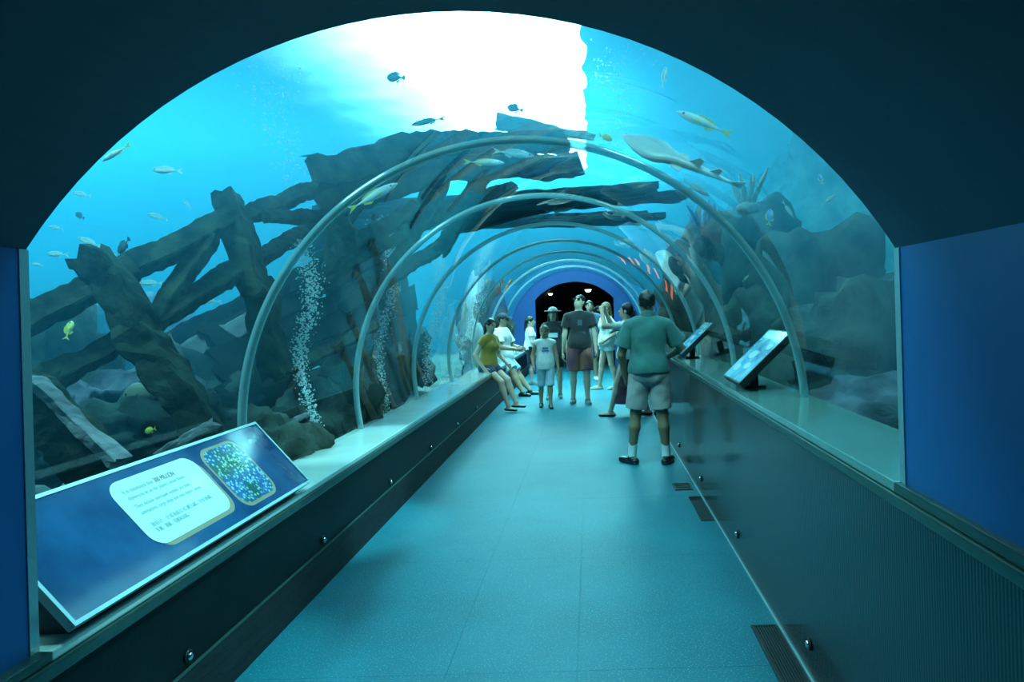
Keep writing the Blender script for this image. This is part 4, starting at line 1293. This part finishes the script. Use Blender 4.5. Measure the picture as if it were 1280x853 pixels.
    # hair
    if hair:
        Hh = Field(.007)
        Hh.ell(hc + hu * .028 * a - hf * .018 * a, (.085 * a, .100 * a, .100 * a), Hm, .02)
        if hair == 'short':
            Hh.cut(hc + hf * .05 * a + hu * .035 * a, (hf * .75 - hu * .65))
            Hh.cut(hc - hu * .06 * a - hf * .05 * a, -hu - hf * -.9)
        else:
            Hh.cut(hc + hf * .055 * a + hu * .03 * a, (hf * .85 - hu * .5))
        if hair in ('long', 'bun', 'tail'):
            Hh.cut(hc - hu * .05 * a, -hu)
        o_ = [Hh]
        if hair == 'long':
            H2 = Field(.009)
            H2.cone(hc - hf * .05 * a, neck - Fw * .05 * k - U * .12 * k, .075 * a, .07 * k, .03)
            for s in (-1, 1):
                H2.cone(hc + hr * s * .06 * a - hf * .02 * a, neck + Rt * s * .085 * k + Fw * .02 * k - U * .10 * k, .036 * a, .03 * k, .02)
            o_.append(H2)
        if hair == 'bun':
            o_.append(Field(.008).ell(hc - hf * .115 * a - hu * .03 * a, (.045 * a, .045 * a, .055 * a), Hm, .01).cone(hc - hf * .11 * a - hu * .05 * a, hc - hf * .13 * a - hu * .13 * a, .035 * a, .015 * a, .02))
        if hair == 'tail':
            o_.append(Field(.008).cone(hc - hf * .09 * a, hc - hf * .13 * a - hu * .16 * a, .04 * a, .02 * a, .02))
        for q_ in o_:
            q_.wrinkle(.0035, 75, 1.3)
        field_obj('hair', o_, hair_m, t)
    # clothes
    for it in cover:
        kind, m_ = it[0], it[1]
        q = it[2] if len(it) > 2 else {}
        e = q.get('e', .018) * k
        fc = Field(q.get('h', h))
        if kind == 'shirt':
            drop = q.get('drop', .06) * k
            fc.ell(P + U * .34 * k, (.155 * k * g + e, .108 * k * g + e, .175 * k + e), Rm, .05)
            fc.ell(P + U * .15 * k, (.14 * k * g + e, .10 * k * g + e * 1.2, .16 * k + e), Rm, .05)
            fc.ell(P + U * .0 * k, (.174 * k * g + e, .152 * k * g + e, .16 * k + drop), Rm, .05)
            if female:
                for s in (-1, 1):
                    fc.ell(P + U * .33 * k + Rt * s * .065 * k + Fw * .085 * k, (.06 * k + e, .055 * k + e * .6, .06 * k + e), Rm, .03)
            for s in (-1, 1):
                fc.cone(P + U * .478 * k + Rt * s * .03 * k, P + U * .438 * k + Rt * s * sw_ * .96, .058 * k + e * .5, .05 * k + e * .7, .05)
            fc.cone(neck - U * .05 * k, neck - U * .0 * k, .07 * k, .062 * k, .02)
            sl = q.get('sleeve', .55)
            fc.cut(P - U * drop, -U)
            fields = [fc]
            if sl > 0:
                for i in range(2):
                    fs = Field(q.get('h', h))
                    en = sh[i].lerp(el[i], min(sl, 1.0))
                    fs.cone(sh[i], el[i] if sl >= 1 else sh[i].lerp(el[i], min(1, sl + .15)), .052 * k + e * .6, .05 * k + e * q.get('flare', 1.3), .02)
                    if sl > 1:
                        fs.cone(el[i], el[i].lerp(wr_[i], sl - 1), .05 * k + e * .8, .034 * k + e * .8, .02)
                    else:
                        fs.cut(en, (el[i] - sh[i]))
                    fields.append(fs)
                fields[0].wrinkle(q.get('wr', .003), 26, len(label) * .3)
            fc.cut(neck + U * (.012 if q.get('collar') else -.005) * k + Fw * .02 * k, U * .9 - Fw * (0.15 if not q.get('collar') else .1))
            field_obj(q.get('name', 'shirt'), fields, m_, t)
            if q.get('collar'):
                fk = Field(.007)
                fk.cone(neck - U * .04 * k, neck + U * .05 * k, .082 * k, .068 * k, .01)
                fk.cut(neck + U * .04 * k, U - Fw * -.35)
                fk.cut(neck - U * .035 * k, -U)
                field_obj('collar', [fk], m_, t)
        elif kind == 'shorts':
            ln = q.get('len', .85)
            fc.ell(P - U * .02 * k, (.16 * k * g + e, .125 * k * g + e, .15 * k), Rm, .05)
            for s in (-1, 1):
                fc.ell(P - U * .05 * k - Fw * .045 * k + Rt * s * .07 * k, (.085 * k * g + e * .5, .075 * k * g + e * .5, .11 * k), Rm, .05)
            fields = [fc]
            fc.cut(P + U * .045 * k, U)
            fc.wrinkle(q.get('wr', .002), 24, 1.0)
            for i in range(2):
                fs = Field(q.get('h', h))
                dr = (kn[i] - hp_[i]).normalized()
                gl = .4 + .6 * g
                if ln <= 1:
                    en = hp_[i].lerp(kn[i], ln)
                    fs.cone(hp_[i] + Vector((0, 0, .02 * k)), hp_[i].lerp(kn[i], min(1.1, ln + .1)), .088 * k * gl + e, .062 * k * gl + e * q.get('flare', 1.6), .03)
                    fs.wrinkle(q.get('wr', .003), 30, i * 2.2)
                    fs.cut(en, dr)
                else:
                    en = kn[i].lerp(an[i], ln - 1)
                    fs.cone(hp_[i], kn[i], .088 * k * gl + e, .06 * k * gl + e, .03)
                    fs.cone(kn[i], en, .06 * k * gl + e, .05 * k * gl + e * q.get('flare', 1.2), .03)
                    fs.wrinkle(q.get('wr', .003), 30, i * 2.2)
                    fs.cut(en - (an[i] - kn[i]).normalized() * .02, (an[i] - kn[i]))
                fields.append(fs)
            field_obj(q.get('name', 'shorts'), fields, m_, t)
        elif kind == 'skirt':
            zz = q.get('hem', .3) * k
            fc.ell(P, (.16 * k * g + e, .12 * k * g + e, .13 * k), Rm, .05)
            mid = (an[0] + an[1]) * .5
            btm = Vector((mid.x, mid.y, zz)).lerp(Vector((P.x, P.y, zz)), .35)
            fc.cone(P, btm, .13 * k, q.get('r', .2) * k, .06)
            fc.wrinkle(.006, 30, .5)
            fc.cut(P + U * .075 * k, U); fc.cut(btm, (0, 0, -1))
            field_obj(q.get('name', 'skirt'), [fc], m_, t)
        elif kind in ('shoe', 'sock', 'sandal'):
            for i in range(2):
                A_, td = an[i], J['toe'][i]
                z0 = feet[i][2]
                fs = Field(.006)
                if kind == 'sock':
                    ld = (kn[i] - A_).normalized()
                    top = A_ + ld * q.get('up', .1) * k
                    fs.cone(A_ - Vector((0, 0, .03)), top + ld * .03, .043 * k, .047 * k, .02)
                    fs.cut(top, ld)
                else:
                    fz = Vector((A_.x, A_.y, z0 + .034 * k))
                    up = Vector((0, 0, 1))
                    lo_ = kind == 'sandal'
                    fs.cone(fz - td * .045 * k, fz + td * .15 * k - up * .004, .043 * k, .037 * k, .03, (up, 1.25))
                    if not lo_:
                        fs.cone(fz + up * .01, fz + up * .05 * k, .041 * k, .042 * k, .03)
                        fs.cut(fz + up * .055 * k, up)
                    else:
                        fs.cut(fz + up * .002 * k, up)
                    fs.cut((0, 0, z0 + .001), (0, 0, -1))
                field_obj({'shoe': 'shoe', 'sock': 'sock', 'sandal': 'sandal'}[kind], [fs], m_, t)
                if kind == 'shoe' and len(it) > 3:
                    f2 = Field(.006)
                    f2.cone(fz - td * .045 * k, fz + td * .15 * k, .046 * k, .040 * k, .03)
                    f2.cut((0, 0, z0 + .022), (0, 0, 1)); f2.cut((0, 0, z0 + .001), (0, 0, -1))
                    field_obj('sole', [f2], it[3], t)
        elif kind == 'hat':
            f1 = Field(.007)
            f1.ell(hc + hu * .055 * a - hf * .01 * a, (.095 * a, .108 * a, .085 * a), Hm, .02)
            f1.cut(hc + hu * .045 * a, -hu)
            f2 = Field(.006)
            c_ = hc + hu * .05 * a - hf * .005 * a
            f2.ell(c_ + hu * .0, (.165 * a, .18 * a, .06 * a), Hm, .01)
            f2.cut(c_ + hu * .012 * a, hu); f2.cut(c_ - hu * .002 * a, -hu)
            field_obj('hat', [f1, f2], m_, t)
        elif kind == 'cap':
            f1 = Field(.006)
            f1.ell(hc + hu * .03 * a - hf * .012 * a, (.090 * a, .106 * a, .100 * a), Hm, .02)
            f1.cut(hc + hu * .035 * a, -hu)
            f2 = Field(.005)
            f2.ell(hc + hf * .10 * a + hu * .04 * a, (.075 * a, .085 * a, .03 * a), Hm, .01)
            f2.cut(hc + hu * .05 * a, hu); f2.cut(hc + hu * .038 * a, -hu); f2.cut(hc + hf * .06 * a, -hf)
            field_obj('cap', [f1, f2], m_, t)
        elif kind == 'glasses':
            bm = bmesh.new()
            for s in (-1, 1):
                box_bm(s * .033 * a - .024 * a, s * .033 * a + .024 * a, .096 * a, .102 * a, -.006 * a, .030 * a, bm=bm)
                box_bm(s * .076 * a - .003, s * .076 * a + .003, .0, .10 * a, .020 * a, .026 * a, bm=bm)
            box_bm(-.012 * a, .012 * a, .097 * a, .103 * a, .016 * a, .022 * a, bm=bm)
            bmesh.ops.transform(bm, matrix=Matrix.Translation(hc) @ Hm.to_4x4(), verts=bm.verts)
            bm_obj('glasses', bm, m_, t)
        elif kind == 'print':
            bm = box_bm(q['x0'] * k, q['x1'] * k, 0, .004, q['z0'] * k, q['z1'] * k, .0015)
            w_ = q['y'] * k * g + e
            bmesh.ops.transform(bm, matrix=Matrix.Translation(P + Fw * w_) @ Rm.to_4x4(), verts=bm.verts)
            bm_obj('shirt_print', bm, m_, t)
    J.update(sh=sh, el=el, wr=wr_, kn=kn, an=an, Rm=Rm, Fw=Fw, Rt=Rt, U=U, hf=hf, hr=hr, hu=hu, k=k)
    return t, J

M['lips'] = mat('lips', (0.30, 0.12, 0.10), .5)
sk_l = skin('skin_light', (0.62, 0.42, 0.32)); sk_m = skin('skin_medium', (0.42, 0.26, 0.17)); sk_d = skin('skin_tan', (0.30, 0.18, 0.11))
hb = mat('hair_black', (0.012, 0.011, 0.012), .45, var=.4, scale=40); hbr = mat('hair_brown', (0.20, 0.13, 0.07), .5, var=.3, scale=40)
c_polo = cloth('polo_green', (0.05, 0.16, 0.15)); c_khaki = cloth('shorts_khaki', (0.42, 0.36, 0.35)); c_white = cloth('white_cotton', (0.9, 0.9, 0.88))
c_blk = cloth('black_cotton', (0.018, 0.018, 0.022)); c_burg = cloth('burgundy_cotton', (0.06, 0.012, 0.035)); c_must = cloth('mustard_cotton', (0.45, 0.26, 0.04))
c_navy = cloth('navy_denim', (0.03, 0.05, 0.14)); c_lblue = cloth('light_blue_cotton', (0.45, 0.60, 0.70)); c_or = cloth('orange_purple_print', (0.20, 0.05, 0.16), col2=(0.42, 0.15, 0.05), scale=3.5)
c_sock = cloth('white_sock', (0.85, 0.85, 0.82)); c_shoe = mat('black_leather', (0.012, 0.012, 0.014), .3, coat=.4); c_grey = cloth('grey_canvas', (0.16, 0.18, 0.2)); c_sole = mat('white_sole', (0.7, 0.7, 0.68), .6)
c_hat = cloth('grey_hat', (0.20, 0.22, 0.21)); c_cap = cloth('navy_cap', (0.02, 0.03, 0.06)); c_pale = cloth('pale_blouse', (0.62, 0.66, 0.62)); c_blue = cloth('slate_blue_cotton', (0.10, 0.16, 0.24))
c_pr = cloth('blue_print', (0.10, 0.25, 0.55)); c_frame = mat('glasses_frame', (0.02, 0.02, 0.025), .2, coat=.5)
c_dprint = cloth('dim_print', (0.06, 0.09, 0.13)); c_wprint = cloth('pale_print', (0.35, 0.5, 0.55))

# man with his back to us, right of the middle
person('man seen from behind in green polo shirt, khaki shorts, white socks and black shoes', (0.56, 7.1, 0), -.06, 1.72,
       [(-.19, .02, 0, .75), (.15, .0, 0, -.35)], [(-.24, .16, .86), (.20, .30, 1.03)], sk_d, hb,
       [('shirt', c_polo, {'collar': True, 'sleeve': .72, 'drop': .03, 'e': .03, 'wr': .005, 'flare': 1.9}),
        ('shorts', c_khaki, {'len': .86, 'e': .022, 'wr': .004, 'flare': 1.9}), ('sock', c_sock, {'up': .12}), ('shoe', c_shoe, {}, c_shoe)],
       h=.008, head=(.10, .0), girth=1.04, elbow=[(-.6, -.7, 0), (.8, -.5, -.2)])
# man in black t-shirt looking up
tt, J = person('young man in black t-shirt and glasses looking up, in orange and purple shorts', (-.19, 11.8, 0), PI + .05, 1.80,
       [(-.10, .10, 0, .15), (.13, -.06, 0, -.2)], [(-.27, .10, .80), (.28, .02, .80)], sk_l, hb,
       [('shirt', c_blk, {'sleeve': .55, 'drop': .06, 'e': .026, 'flare': 1.7}), ('shorts', c_or, {'len': .92, 'e': .026, 'flare': 1.8}),
        ('shoe', c_grey, {}, c_sole), ('glasses', c_frame), ('print', c_dprint, {'x0': -.04, 'x1': .03, 'z0': .30, 'z1': .39, 'y': .118}), ('print', c_dprint, {'x0': -.09, 'x1': .01, 'z0': .12, 'z1': .20, 'y': .11})],
       head=(-.5, .42), elbow=[(-.7, -.6, 0), (.7, -.6, 0)])
# boy in white tank top
person('small boy in white tank top with blue print, in front of the hat woman', (-.74, 11.45, 0), PI + .1, 1.30,
       [(-.06, .12, 0, .1), (.08, -.08, 0, -.1)], [(-.20, .10, .62), (.19, .12, .66)], sk_m, hbr,
       [('shirt', c_white, {'sleeve': 0, 'drop': .13, 'e': .026, 'name': 'tank_top'}), ('shorts', c_lblue, {'len': 1.15, 'e': .024}), ('shoe', c_shoe, {}, c_shoe),
        ('print', c_pr, {'x0': -.06, 'x1': .06, 'z0': .31, 'z1': .345, 'y': .125}), ('print', c_pr, {'x0': -.075, 'x1': .075, 'z0': .25, 'z1': .285, 'y': .125}), ('print', c_pr, {'x0': -.05, 'x1': .05, 'z0': .20, 'z1': .225, 'y': .12})],
       head=(-.2, -.05), h=.009)
# woman with hat
person('woman in wide grey sun hat and black t-shirt, walking behind the small boy', (-.66, 12.6, 0), PI, 1.60,
       [(-.09, -.04, 0, .1), (.10, .10, 0, -.1)], [(-.24, .06, .74), (.23, .14, .76)], sk_l, hb,
       [('shirt', c_blk, {'sleeve': .5, 'drop': .1, 'e': .022}), ('shorts', c_blk, {'len': .75, 'e': .024}), ('shoe', c_grey, {}, c_sole), ('hat', c_hat),
        ('print', c_wprint, {'x0': -.09, 'x1': .09, 'z0': .22, 'z1': .31, 'y': .13})], hair='long', female=True)
# seated woman, mustard top
person('seated woman in mustard top and navy shorts with tied dark hair, on the left ledge', (-1.60, 11.3, 0), -PI / 2 - .5, 1.62,
       [(-.02, .46, .06, .1), (.10, .40, .02, -.1)], [(-.20, .20, ZL + .10), (.24, .06, ZL + .07)], sk_l, hb,
       [('shirt', c_must, {'sleeve': .35, 'drop': .05, 'e': .016}), ('shorts', c_navy, {'len': .5, 'e': .018, 'flare': 1.3}), ('sandal', c_shoe)],
       pelvis=(0, -.04, ZL + .105), lean=.10, head=(-.25, .0), hair='bun', female=True, knee=[(-.05, .8, 1), (.1, .8, 1)])
# seated man, white shirt and cap
person('heavy seated man in white shirt, navy cap and pale shorts, on the left ledge', (-1.66, 13.3, 0), -PI / 2 - .35, 1.74,
       [(-.12, .50, .0, .2), (.14, .47, .0, -.2)], [(-.14, .34, ZL + .25), (.16, .36, ZL + .25)], sk_m, hb,
       [('shirt', c_white, {'sleeve': .75, 'drop': .05, 'e': .03, 'flare': 1.8}), ('shorts', c_lblue, {'len': .95, 'e': .03, 'flare': 1.7}), ('shoe', c_shoe, {}, c_shoe), ('cap', c_cap)],
       pelvis=(0, -.05, ZL + .125), lean=.12, head=(.15, .05), girth=1.5, knee=[(-.3, .8, 1), (.3, .8, 1)])
# girl farther back on the left
person('dark haired girl in white top standing near the exit arch behind the seated man', (-1.28, 15.1, 0), -PI / 2 + .2, 1.42,
       [(-.08, .02, 0, .1), (.08, .0, 0, -.1)], [(-.19, .10, .70), (.19, .14, .72)], sk_l, hb,
       [('shirt', c_white, {'sleeve': .5, 'drop': .06, 'e': .02}), ('shorts', c_blk, {'len': .9, 'e': .024}), ('shoe', c_grey, {}, c_sole)], hair='tail', female=True, head=(-.3, 0))
# person half hidden behind the man in black
person('adult in slate blue shirt half hidden behind the young man in black', (-.02, 15.6, 0), PI + .1, 1.74,
       [(-.10, -.02, 0, .1), (.12, .10, 0, -.1)], [(-.26, .05, .80), (.26, .08, .80)], sk_m, hb,
       [('shirt', c_blue, {'sleeve': .6, 'drop': .08, 'e': .024}), ('shorts', c_navy, {'len': .95, 'e': .025}), ('shoe', c_white, {}, c_sole)])
# woman in pale ruffled top walking away to the left
person('woman in pale blouse and shorts with bare legs, facing left beyond the camera woman', (.30, 13.8, 0), PI / 2 + .35, 1.68,
       [(-.09, -.12, 0, .1), (.10, .14, 0, -.1)], [(-.22, .12, .95), (.22, -.04, .82)], sk_l, hbr,
       [('shirt', c_pale, {'sleeve': .8, 'drop': .08, 'e': .03, 'flare': 2.2, 'wr': .007, 'name': 'blouse'}), ('shorts', c_pale, {'len': .35, 'e': .024}), ('sandal', c_pale)], hair='tail', female=True)
# woman with a camera, long burgundy skirt
tt, J = person('woman in pale top and long burgundy skirt raising a camera', (.60, 10.3, 0), PI / 2 - .25, 1.66,
       [(-.10, .34, 0, .1), (.10, -.16, 0, -.1)], [(-.11, .42, 1.50), (.10, .42, 1.50)], sk_l, hb,
       [('shirt', c_pale, {'sleeve': .6, 'drop': .05, 'e': .018}), ('skirt', c_burg, {'hem': .20, 'r': .24}), ('sandal', c_shoe)],
       hair='bun', female=True, pelvis=(0, .09, .865), head=(0, .12), elbow=[(-.7, .2, -.8), (.7, .2, -.8)], curl=.9)
wc = (J['wr'][0] + J['wr'][1]) / 2
mw = Matrix.Translation(tt.location) @ Matrix.Rotation(PI / 2 - .25, 4, 'Z')
cm = thing('camera', 'small dark camera held up in both hands by the burgundy skirt woman', 'camera', mw @ (wc + Vector((0, .085, .035))), PI / 2 - .25)
box('camera_body', -.065, .065, -.02, .025, -.04, .04, M['dark'], cm, bev=.006)
l_ = lathe('camera_lens', [(.030, 0), (.032, .03), (.028, .045), (.02, .042)], M['dark'], cm)
for v in l_.data.vertices:
    v.co = Vector((v.co.x, .024 + v.co.z, v.co.y))
box('viewfinder', -.02, .02, -.018, .015, .04, .056, M['dark'], cm, bev=.004)
